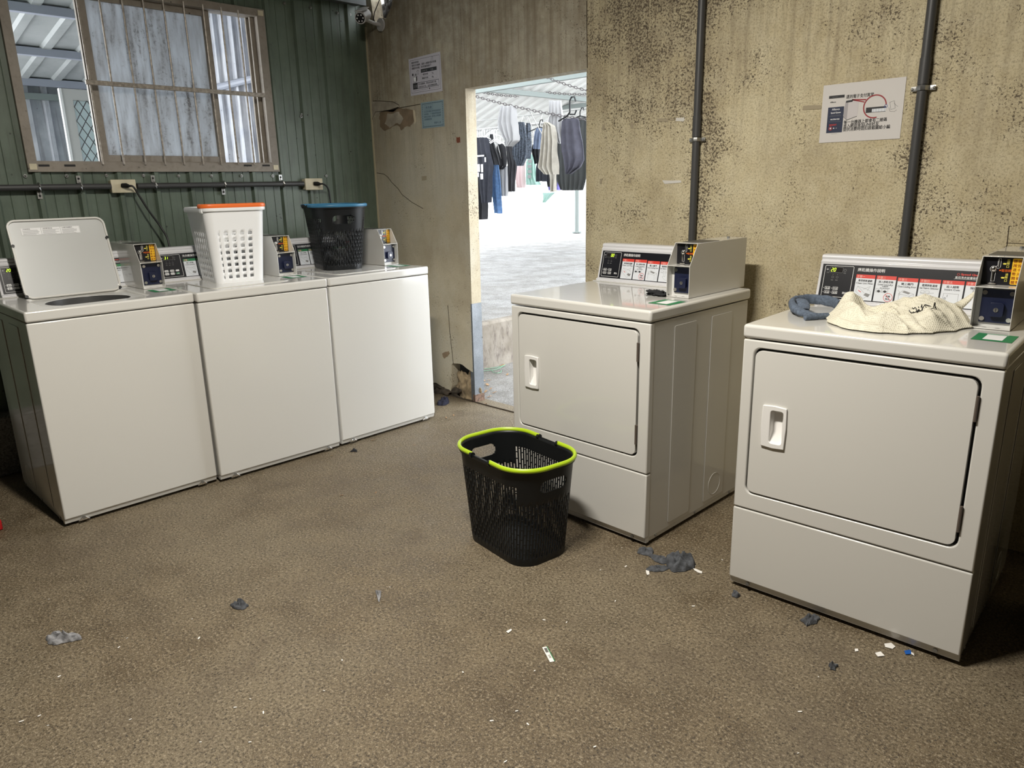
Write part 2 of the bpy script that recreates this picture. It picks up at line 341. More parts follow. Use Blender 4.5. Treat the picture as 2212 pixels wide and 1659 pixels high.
class PR:          # printing on a flat sheet; layers stand a hair proud of each other
    def __init__(s, fr, mb=None): s.fr = fr; s.mb = mb or MB(); s.step = .00035
    def F(s, L): return lambda a, b, c: s.fr(a, b, L*s.step+c)
    def poly(s, pts, m, L=1): s.mb.flat(pts, [], s.F(L), m)
    def rect(s, x0, x1, y0, y1, m, L=1, r=0):
        p = rrect(x0, x1, y0, y1, r) if r else [(x0, y0), (x1, y0), (x1, y1), (x0, y1)]
        s.mb.add([s.F(L)(a, b, 0) for a, b in p], [list(range(len(p)))], m)
    def frame(s, x0, x1, y0, y1, w, m, L=1, r=0):
        if r: s.mb.flat(rrect(x0, x1, y0, y1, r), [rrect(x0+w, x1-w, y0+w, y1-w, max(r-w, w*.3))], s.F(L), m)
        else: s.mb.flat([(x0, y0), (x1, y0), (x1, y1), (x0, y1)], [[(x0+w, y0+w), (x1-w, y0+w), (x1-w, y1-w), (x0+w, y1-w)]], s.F(L), m)
    def line(s, pts, w, m, L=2):
        n = len(pts); closed = n > 2 and math.dist(pts[0], pts[-1]) < 1e-9; L_, R_ = [], []
        for i in range(n):
            a = pts[i-1] if i else (pts[-2] if closed else None); c = pts[i+1] if i < n-1 else (pts[1] if closed else None); p = pts[i]
            ds = []
            if a is not None: l = math.dist(a, p) or 1; ds.append(((p[0]-a[0])/l, (p[1]-a[1])/l))
            if c is not None: l = math.dist(p, c) or 1; ds.append(((c[0]-p[0])/l, (c[1]-p[1])/l))
            tx = sum(q[0] for q in ds); ty = sum(q[1] for q in ds); l = math.hypot(tx, ty)
            if l < .2: tx, ty = ds[-1]; l = 1
            nx, ny = -ty/l, tx/l; co = abs(nx*-ds[0][1]+ny*ds[0][0]); k = w/2/max(co, .45)
            L_.append((p[0]+nx*k, p[1]+ny*k)); R_.append((p[0]-nx*k, p[1]-ny*k))
        F = s.F(L); s.mb.add([F(x, y, 0) for x, y in L_+R_], [(i, n+i, n+i+1, i+1) for i in range(n-1)], m)
    def ring(s, cx, cy, r, w, m, L=2, a0=0, a1=360, n=28):
        s.line([(cx+r*math.cos(math.radians(a0+(a1-a0)*k/n)), cy+r*math.sin(math.radians(a0+(a1-a0)*k/n))) for k in range(n+1)], w, m, L)
    def disc(s, cx, cy, r, m, L=2, n=16): s.mb.add([s.F(L)(cx+r*math.cos(2*PI*k/n), cy+r*math.sin(2*PI*k/n), 0) for k in range(n)], [list(range(n))], m)
    def text(s, t, x, y, h, m, L=2, width=None, bold=0.015, slant=0, align='l', rot=0):
        vs, fs = glyphs(t, bold)
        if not vs: return
        x0 = min(v[0] for v in vs); x1 = max(v[0] for v in vs); sc = h
        sx = sc if width is None else width/(x1-x0); W_ = (x1-x0)*sx
        ox = x if align == 'l' else (x-W_/2 if align == 'c' else x-W_)
        F = s.F(L); cr, sr = math.cos(rot), math.sin(rot); out = []
        for a, b in vs:
            px = (a-x0)*sx+b*sc*slant; py = b*sc
            out.append(F(ox+px*cr-py*sr, y+px*sr+py*cr, 0))
        s.mb.add(out, fs, m)
        if bold > .018 and ord(t[0]) > 0x2000: s.text(t, x+h*.035, y+h*.012, h, m, L, width, 0, slant, align, rot)
    def seven(s, digits, x, y, w, h, gap, m, L=3, slant=.18):
        seg = {'0': 'abcdef', '1': 'bc', '2': 'abged', '3': 'abgcd', '4': 'fgbc', '5': 'afgcd', '6': 'afgedc', '7': 'abc', '8': 'abcdefg', '9': 'abcdfg'}
        t = w*.2
        for i, d in enumerate(digits):
            ox = x+i*(w+gap)
            P = {'a': ((0, h), (w, h)), 'b': ((w, h), (w, h/2)), 'c': ((w, h/2), (w, 0)), 'd': ((0, 0), (w, 0)), 'e': ((0, 0), (0, h/2)), 'f': ((0, h/2), (0, h)), 'g': ((0, h/2), (w, h/2))}
            for c in seg[d]:
                (a, b), (c_, d_) = P[c]
                a, b, c_, d_ = a*.9+w*.05+(c_-a)*.08, b*.94+h*.03+(d_-b)*.06, c_*.9+w*.05-(c_-a)*.08, d_*.94+h*.03-(d_-b)*.06
                s.line([(ox+a+b*slant, y+b), (ox+c_+d_*slant, y+d_)], t, m, L)
    def build(s, *a, **k): k.setdefault('smooth', False); return s.mb.build(*a, **k)

def tag(o, label=None, cat=None, group=None, kind=None):
    if label: o['label'] = label
    if cat: o['category'] = cat
    if group: o['group'] = group
    if kind: o['kind'] = kind
    return o
def thing(name, label, cat, loc=(0, 0, 0), rz=0, group=None):
    o = bpy.data.objects.new(name, None); C.objects.link(o); o.empty_display_size = .1
    o.location = loc; o.rotation_euler.z = rz; return tag(o, label, cat, group)
def copy_tree(o, parent=None):
    c = o.copy(); C.objects.link(c)
    if parent: c.parent = parent
    for ch in list(o.children): copy_tree(ch, c)
    return c

# ------------------------------------------------------------------ the room
b = MB(); b.box(-.12, 6.4, -6.0, .10, -.12, 0, M_FLOOR); tag(b.build('floor', smooth=False), kind='structure')
# outside ground: low strip beyond the doorway, kerb face, raised yard
b = MB(); b.box(.33, 6.4, .10, 16, -.12, -.002, M_YARD); tag(b.build('ground_low', smooth=False), 'low grey concrete strip outside the doorway', kind='structure')
b = MB(); b.prism([(-16, -.1), (.25, -.1), (.25, .352), (-16, .352)], .10, 30, M_YARD, 'y'); tag(b.build('ground_raised', smooth=False), 'raised concrete yard behind the kerb', kind='structure')

b = MB(); b.prism([(.25, -.1), (.345, -.1), (.34, .0), (.328, .335), (.31, .353), (.25, .353)], .10, 16, streaked('kerb_concrete', (.17, .145, .115), (.26, .235, .20), (.07, .05, .045), (5, 5, 2), .8, amount=.9), 'y'); tag(b.build('trim_0', smooth=False), kind='structure')

# yellow plaster wall with doorway, hole at its foot and broken corner at the top
WT = .08
fy = lambda u, v, w: (u, -w, v)                 # front of the wall looks towards -y
b = MB()
outl = [(0, 0), (.40, 0), (.46, .05), (.55, .062), (.62, .045), (.70, .03), (.715, .07), (.722, .215), (.735, .228), (.80, .235), (.83, .232), (.868, .215), (.925, .198), (.938, .2),
        (.940, .64), (.951, 1.894), (1.849, 1.894), (1.849, 0), (6.4, 0), (6.4, 2.8), (.42, 2.8), (.36, 2.60), (.32, 2.50), (.30, 2.44), (.262, 2.405), (.23, 2.375), (.20, 2.385), (.17, 2.372), (.125, 2.37), (.10, 2.40), (.085, 2.5), (.06, 2.6), (.02, 2.8), (0, 2.8)]
b.flat(outl, [], fy, M_WALL, WT)
wall = tag(b.build('wall_back', smooth=False), kind='structure')
b = MB(); b.box(0, .015, -.004, .0, .3, 2.36, mat('pale_corner_edge', (.50, .44, .30), .8)); b.build('corner_edge', wall, smooth=False)
# galvanised stud bared at the foot of the doorway, with its rusty base
b = MB(); b.box(.932, .945, -.003, .078, .012, .64, M_GALV); b.box(.905, .934, .002, .03, .012, .2, M_GALV)
b.box(.925, .946, -.004, .079, 0, .05, mat('rusty_steel', (.16, .10, .07), .9, nvar=.6, nscale=60)); st = b.build('stud', wall, smooth=False); st['label'] = 'galvanised steel stud'
b = MB(); b.tube([(.52, -.004, .002), (.80, -.006, .003), (.93, -.004, .004), (1.10, -.002, .003), (1.30, .004, .003), (1.85, .0, .003)], .004, M_CRACK, 6); tag(b.build('trim_1'), kind='structure')
# scars, cracks and tape left on the wall
def scar(pts, m, name, d=.0015):
    q = MB(); q.flat(pts, [], lambda u, v, w: (u, -d-w, v), m); o = q.build(name, wall, smooth=False); return o
def jag(px, amp=.006, sub=4):
    P = [(at(u, v, 1, 0).x, at(u, v, 1, 0).z) for u, v in px]; out = []
    for i in range(len(P)):
        a, c = P[i], P[(i+1) % len(P)]
        for k in range(sub):
            t = k/sub; out.append((a[0]*(1-t)+c[0]*t+rnd.uniform(-amp, amp), a[1]*(1-t)+c[1]*t+rnd.uniform(-amp, amp)))
    return out
scar(jag([(803, 218), (822, 217), (858, 220), (866, 232), (850, 240), (826, 241), (812, 250), (806, 258)]), M_SCAR, 'plaster_scar')
scar(jag([(820, 243), (860, 233), (897, 237), (896, 262), (888, 272), (878, 272), (868, 282), (858, 270), (832, 281), (822, 275), (820, 258)]), M_SCARD, 'plaster_scar')
scar(jag([(838, 246), (862, 242), (872, 256), (866, 268), (858, 266), (842, 276), (832, 268)], .004), M_SCAR, 'plaster_scar', .0022)
scar(jag([(893, 238), (897, 238), (900, 262), (896, 270)], .002), mat('pale_flake', (.60, .52, .36), .8), 'plaster_flake', .0030)
def crack(px, w=.0022):
    q = MB(); q.tube([(at(u, v, 1, 0).x+rnd.uniform(-.003, .003), -.0006, at(u, v, 1, 0).z+rnd.uniform(-.003, .003)) for u, v in px], w, M_CRACK, 5); q.build('crack', wall)
crack([(806, 218), (820, 219), (850, 220), (862, 228), (864, 234), (898, 227), (908, 224)])
crack([(804, 258), (812, 242), (828, 240), (850, 236), (864, 234)]); crack([(814, 374), (830, 376), (838, 382), (846, 394), (860, 408), (868, 420), (890, 437), (914, 451)], .0018)
crack([(1268, 2), (1268, 60), (1268.5, 148)], .0022); crack([(2178, 487), (2177, 510), (2174, 528), (2172, 540)], .0014); crack([(2176, 524), (2195, 526), (2210, 528)], .0010)
crack([(968, 660), (972, 720), (979, 786)], .0022)
def tape(px, m): q = jag(px, .0015, 2); scar(q, m, 'tape_scrap', .0018)
tape([(1461, 255), (1478, 254), (1480, 259), (1476, 262), (1460, 261)], M_TAPE); tape([(1421, 257), (1444, 256), (1444, 263), (1420, 263)], M_TAPED); tape([(1447, 255), (1458, 256), (1457, 261), (1448, 261)], M_TAPED)
tape([(1431, 390), (1471, 389), (1473, 394), (1436, 397)], M_TAPE); tape([(1364, 266), (1369, 266), (1369, 277), (1363, 277)], M_TAPED); tape([(1302, 270), (1307, 270), (1306, 282), (1301, 281)], M_TAPED)
tape([(1359, 384), (1364, 384), (1363, 396), (1358, 396)], M_TAPED); tape([(1297, 386), (1302, 386), (1301, 397), (1296, 397)], M_TAPED); tape([(1735, 229), (1775, 227), (1773, 236), (1733, 238)], M_TAPED)
tape([(912, 381), (922, 380), (922, 389), (912, 390)], M_TAPED)
scar(jag([(986, 297), (994, 296), (995, 308), (987, 309)], .002), mat('rust_mark', (.20, .06, .03), .9), 'rust_mark')
scar(jag([(956, 762), (970, 758), (972, 765), (962, 775), (957, 772)], .004), M_SCARD, 'plaster_scar')

# cavity behind the hole: dark back sheet, crumpled insulation, rubble
b = MB(); b.box(.30, .93, .074, .0795, 0, .26, M_DARK); b.build('cavity_back', wall, smooth=False)
def lump(name, m, c, s, seed, amp=.35, freq=14, parent=None, sub=4, flat=True, label=None, cat=None, group=None, rz=0, spike=0):
    bm = bmesh.new(); bmesh.ops.create_icosphere(bm, subdivisions=sub, radius=1)
    for v in bm.verts:
        d = v.co.normalized(); n = noise.fractal(d*2.1+Vector((seed*7.3, seed, 0)), 1, 2, 4)
        r = 1+amp*n*1.6+spike*max(0, noise.noise(d*6+Vector((seed, 0, 0))))
        p = Vector((d.x*s[0]*r, d.y*s[1]*r, d.z*s[2]*r))
        if flat: p.z = max(p.z, -s[2]*.35)+s[2]*.35
        v.co = p
    me = bpy.data.meshes.new(name); bm.to_mesh(me); bm.free(); me.materials.append(m)
    me.polygons.foreach_set('use_smooth', [True]*len(me.polygons))
    o = bpy.data.objects.new(name, me); C.objects.link(o); o.location = c; o.rotation_euler.z = rz
    if parent: o.parent = parent
    return tag(o, label, cat, group)
lump('insulation', M_FOAM, (.835, .045, .0), (.10, .03, .125), 3, .30, label='crumpled brown insulation stuffed in the hole at the doorway foot', cat='insulation')
lump('rubble', M_RUBBLE, (.60, .03, 0), (.15, .05, .05), 5, .4, label='dark rubble spilling from the broken foot of the yellow wall', cat='rubble')

# green corrugated wall with the window opening
WY0, WY1, WZ0, WZ1 = -2.035, -.735, 1.475, 2.345
ribs = [-2.013-.1885*(-k) for k in range(-22, 11)]
prof = []
for r_ in ribs:
    prof += [(r_-.020, 0), (r_-.009, .018), (r_+.009, .018), (r_+.020, 0)]
    for q in (.062, .125): prof += [(r_+q-.003, 0), (r_+q-.001, -.003), (r_+q+.001, -.003), (r_+q+.003, 0)]
prof = [(-6.0, 0)]+[p for p in prof if -6 < p[0] < -.02]+[(-.0, 0)]
def cut(pr, ya, yb):
    def val(y):
        for (a, c), (d, e) in zip(pr[:-1], pr[1:]):
            if a <= y <= d: return c if d == a else c+(e-c)*(y-a)/(d-a)
        return 0
    return [(ya, val(ya))]+[p for p in pr if ya < p[0] < yb]+[(yb, val(yb))]
b = MB()
for ya, yb, z0, z1 in ((-6, WY0, 0, 2.8), (WY0, WY1, 0, WZ0), (WY0, WY1, WZ1, 2.8), (WY1, 0, 0, 2.8)):
    p = cut(prof, ya, yb); n = len(p)
    b.add([(x, y, z0) for y, x in p]+[(x, y, z1) for y, x in p], [(i, i+1, n+i+1, n+i) for i in range(n-1)], M_GREEN)
gw = tag(b.build('wall_left', solid=.002, smooth=False), kind='structure')
for (u, v) in ((54, 380), (143, 380), (229, 379), (309, 379), (385, 380), (456, 380), (521, 380), (588, 380), (613, 7), (670, 17), (728, 28), (755, 32), (704, 380), (651, 248), (650, 252)):
    P = at(u, v, 0, .004); b = MB(); b.cyl((0, P.y, P.z), (.012, P.y, P.z), .008, M_STEEL, 10); b.ball((.012, P.y, P.z), .006, M_STEEL, seg=8); b.build('bolt', gw)
b = MB(); b.box(-.03, .11, -6.0, -.02, 0, .30, M_PLINTH); tag(b.build('trim_2', smooth=False, bevel=.008), kind='structure')
b = MB(); b.box(.005, .11, -6.0, -.06, 2.475, 2.62, mat('dark_beam', (.10, .11, .11), .6)); b.box(.10, .115, -6.0, -.06, 2.46, 2.635, mat('dark_beam_flange', (.12, .13, .13), .6)); tag(b.build('trim_3', smooth=False), kind='structure')
b = MB(); b.box(-.12, 6.4, -6, .1, 2.8, 2.84, mat('dark_ceiling_sheet', (.12, .115, .10), .8)); tag(b.build('ceiling', smooth=False), kind='structure')
b = MB(); b.box(6.4, 6.48, -6, .1, 0, 2.8, mat('grey_side_wall', (.08, .07, .055), .9)); tag(b.build('wall_right', smooth=False), kind='structure')
b = MB(); b.box(-.12, 6.4, -6.08, -6, 0, 2.8, mat('grey_rear_wall', (.06, .055, .045), .9)); tag(b.build('wall_front', smooth=False), kind='structure')

# window: frame, sash with dirty pane, crossing bar and upright bars
win = bpy.data.objects.new('window_1', None); C.objects.link(win); tag(win, kind='structure')
fx = lambda u, v, w: (w, u, v)
b = MB()
b.flat([(-2.05, 1.459), (-.717, 1.459), (-.717, 2.362), (-2.05, 2.362)], [[(-2.007, 1.508), (-.765, 1.508), (-.765, 2.322), (-2.007, 2.322)]], lambda u, v, w: (.028+w, u, v), M_ALU, .10)
b.box(-.06, -.045, -.80, -.765, 1.508, 2.322, M_ALU); b.box(-.03, -.015, -.79, -.765, 1.508, 2.322, M_ALU); b.box(-.07, .02, -2.007, -.765, 1.500, 1.512, M_ALU)
b.build('window_frame', win, bevel=.002)
b = MB()
for yy, zz in ((-2.027, 1.484), (-.742, 1.484), (-.742, 2.34)): b.box(.028, .031, yy-.016, yy+.016, zz-.014, zz+.014, M_OUTLET)
b.build('corner_cap', win, smooth=False)
b = MB()
for (u0, u1) in ((83, 107), (139, 163), (527, 544), (567, 583)):
    a, c = at(u0, 357, 0, .03), at(u1, 357, 0, .03); b.box(.028, .0295, a.y, c.y, a.z-.006, a.z+.004, M_DARK)
b.build('drain_slot', win, smooth=False)
b = MB()
b.flat([(-1.708, 1.512), (-1.03, 1.512), (-1.03, 2.322), (-1.708, 2.322)], [[(-1.660, 1.545), (-1.068, 1.545), (-1.068, 2.290), (-1.660, 2.290)]], lambda u, v, w: (-.018+w, u, v), M_ALU, .025)
sash = b.build('sash', win, bevel=.002)
b = MB(); b.box(-.034, -.030, -1.665, -1.063, 1.54, 2.295, pane_material()); b.build('pane', sash, smooth=False)
b = MB(); b.box(.036, .052, -1.735, -.775, 1.880, 1.902, M_ALU2); b.build('cross_bar', win, bevel=.002)
for y0 in (-1.714, -1.611, -1.503, -1.400, -1.297, -1.190, -1.085, -.983, -.884):
    b = MB(); b.cyl((.040, y0, 1.497), (.040, y0, 2.335), .0050, M_ALU2, 8); b.build('security_bar', win)

# ------------------------------------------------------------------ annex seen through the window
def sheet(name, fr, L, H, pitch, depth, m, rib=.3, label=None):
    q = MB(); p = []; t = 0
    while t < L:
        p += [(t, 0), (t+pitch*(1-rib)*.9, 0), (t+pitch*(1-rib), depth), (t+pitch*.93, depth)]; t += pitch
    p.append((L, 0)); n = len(p)
    q.add([fr(a, 0, c) for a, c in p]+[fr(a, H, c) for a, c in p], [(i, i+1, n+i+1, n+i) for i in range(n-1)], m)
    o = q.build(name, smooth=False, solid=.002); return tag(o, label, kind='structure')
sheet('wall_annex_far', lambda a, h, d: (-2.6+d, -2.0+a, h), 2.1, 2.22, .13, .03, M_GREY_SHEET)
sheet('wall_annex_side', lambda a, h, d: (-2.6+a, -.62-d, h), 2.56, 2.6, .13, .03, M_BLUE_SHEET)
sheet('ceiling_annex', lambda a, h, d: (-2.65+h, -2.45+a, 2.20+.16*h-d), 2.3, 2.60, .22, .018, M_CEIL)
b = MB(); b.box(-2.58, -2.53, -2.9, .1, 2.07, 2.115, M_TRUSS); tag(b.build('trim_4', smooth=False), kind='structure')
MP = mat('grey_purlin', (.34, .36, .42), .5)
for k, (x, z) in enumerate(((-2.5, 2.215), (-1.81, 2.325), (-1.06, 2.445), (-.35, 2.558))):
    b = MB(); b.box(x-.025, x+.025, -3.3, .1, z-.05, z+.0, MP); tag(b.build('trim_%d' % (k+5), smooth=False), kind='structure')
b = MB(); b.tube([(at(465, 190, 1, -.68).x-.9, -.68, at(465, 190, 1, -.68).z), (-.06, -.68, at(465, 190, 1, -.68).z)], .022, MP, 10); tag(b.build('trim_9'), kind='structure')
b = MB(); b.box(-2.7, -.12, -5, .1, -.12, .0, M_YARD); tag(b.build('floor_annex', smooth=False), kind='structure')
dr = thing('screen_door', 'white framed screen door with diamond grille seen through the window', 'door', (-1.8, -1.34, 0))
b = MB(); b.flat([(0, .0), (.62, .0), (.62, 2.075), (0, 2.075)], [[(.065, .15), (.555, .15), (.555, 2.0), (.065, 2.0)]], lambda u, v, w: (w, u, v), mat('door_frame_grey', (.52, .51, .48), .5), .03); b.build('door_frame', dr, bevel=.002)
b = MB(); b.box(-.03, .004, -.016, .0, .05, 2.075, M_PLASTIC_W); b.build('edge_strip', dr, smooth=False)
b = MB()
for k in range(-16, 30):
    for sg in (1, -1):
        z0 = .15+k*.095; pts = []
        a0, a1 = (.065, z0), (.555, z0+sg*.80)
        t0 = 0; t1 = 1
        za, zb = a0[1], a1[1]
        if zb != za:
            ts = sorted([(.15-za)/(zb-za), (2.0-za)/(zb-za)]); t0 = max(0, ts[0]); t1 = min(1, ts[1])
        if t1 > t0: b.tube([(.002, .065+.49*t0, za+(zb-za)*t0), (.002, .065+.49*t1, za+(zb-za)*t1)], .003, M_CONDUIT, 4)
b.build('diamond_grille', dr)
b = MB(); b.box(-.026, -.024, .065, .555, .15, 2.0, translucent('screen_pane', (.80, .88, .88), .35)); b.build('screen_pane', dr, smooth=False)

# ------------------------------------------------------------------ conduits and outlets
def clamp_y(b, x, y, z, r, horiz=False):
    b.tube([(x+r*math.cos(q), y-r*math.sin(q)*1.0, z) for q in [PI*k/10 for k in range(11)]] if False else [(x-r-.022, y+.012, z), (x-r-.004, y+.010, z), (x-r, y-.002, z), (x-r*.7, y-r*.75, z), (x, y-r*1.12, z), (x+r*.7, y-r*.75, z), (x+r, y-.002, z), (x+r+.004, y+.010, z), (x+r+.022, y+.012, z)], .0025, M_STEEL, 6, rb=.009)
for nm, x0, zc, lab in (('conduit', 2.493, (1.525,), 'grey conduit pipe running up the yellow wall behind the middle dryer'), ('conduit', 3.398, (1.648,), 'grey conduit pipe running up the yellow wall right of the white notice')):
    t = thing(nm, lab, 'pipe', (x0, -.022, 0), group='grey conduits up the yellow wall')
    b = MB(); b.cyl((0, 0, .05), (0, 0, 2.79), .0165, M_CONDUIT, 16); b.cyl((0, 0, zc[0]+.012), (0, 0, zc[0]+.10), .0185, M_CONDUIT, 16); b.build('pipe', t)
    for z in zc:
        b = MB(); clamp_y(b, 0, 0, z, .018); b.ball((-.036, .009, z), .005, M_STEEL); b.ball((.036, .009, z), .005, M_STEEL); b.build('clamp', t)
t = thing('conduit', 'grey conduit pipe running level along the green wall under the window', 'pipe', (.045, -2.0, 1.386))
b = MB(); b.cyl((0, -3.9, 0), (0, .305, 0), .015, M_CONDUIT, 14); b.cyl((0, .435, 0), (0, 1.425, 0), .015, M_CONDUIT, 14); b.build('pipe', t)
for i, y in enumerate((-.02, .165, .53, .915, 1.285)):
    b = MB(); s = -1 if i in (0, 3) else 1
    b.tube([(-.022, y, -.017*s), (-.004, y, -.0165*s), (.012, y, -.011*s), (.0165, y, 0), (.012, y, .011*s), (-.004, y, .0165*s), (-.022, y, .018*s), (-.026, y, .05*s)], .0022, M_STEEL, 6, rb=.008)
    b.box(-.026, -.021, y-.010, y+.010, min(.018*s, .055*s), max(.018*s, .055*s), M_STEEL); b.ball((-.02, y, .04*s), .0055, M_DARK); b.build('clamp', t)
def outlet(P, w, h, px, lab):
    t = thing('wall_outlet', lab, 'outlet', (.019, P[0], P[1]), group='cream outlets on the green wall')
    b = MB(); b.box(-.016, .026, -w/2, w/2, -h/2, h/2, M_OUTLET); b.build('outlet_box', t, bevel=.004)
    b = MB(); b.box(.026, .033, -w/2-.003, w/2+.003, -h/2-.003, h/2+.003, M_OUTLET); b.build('cover_plate', t, bevel=.003)
outlet((-1.633, 1.386), .118, .062, 0, 'cream wall outlet with black plug above the leftmost washer lid')
outlet((-.503, 1.382), .118, .065, 0, 'cream wall outlet with black plug above the black basket')
def cord(P, pts, lab):
    t = thing('power_cord', lab, 'power cord', P, group='black power cords in the wall outlets')
    b = MB(); b.tube([(0, -.02, .003), (.02, -.004, .002), (.036, .004, 0)], [.011, .012, .007], M_CORD, 8, rb=[.012, .013, .007]); b.build('plug', t)
    P_ = [Vector(p) for p in pts]; sm = []
    for i in range(len(P_)-1):
        p0, p1, p2, p3 = P_[max(i-1, 0)], P_[i], P_[i+1], P_[min(i+2, len(P_)-1)]
        for k in range(8):
            q = k/8; sm.append(.5*((2*p1)+(-p0+p2)*q+(2*p0-5*p1+4*p2-p3)*q*q+(-p0+3*p1-3*p2+p3)*q**3))
    sm.append(P_[-1]); b = MB(); b.tube(sm, .0052, M_CORD, 8); b.build('cable', t)
cord((.053, -1.622, 1.386), [(.034, .003, 0), (.045, .02, -.005), (.05, .04, -.05), (.06, .075, -.13), (.075, .12, -.22), (.11, .135, -.30), (.13, .12, -.45), (.12, .10, -.60)], 'black power cord drooping from outlet to behind the leftmost coin box')
cord((.053, -.485, 1.382), [(.034, .003, 0), (.05, .02, -.002), (.056, .045, -.03), (.060, .050, -.10), (.065, .052, -.2), (.07, .05, -.35), (.08, .04, -.5)], 'short black power cord drooping behind the black basket')

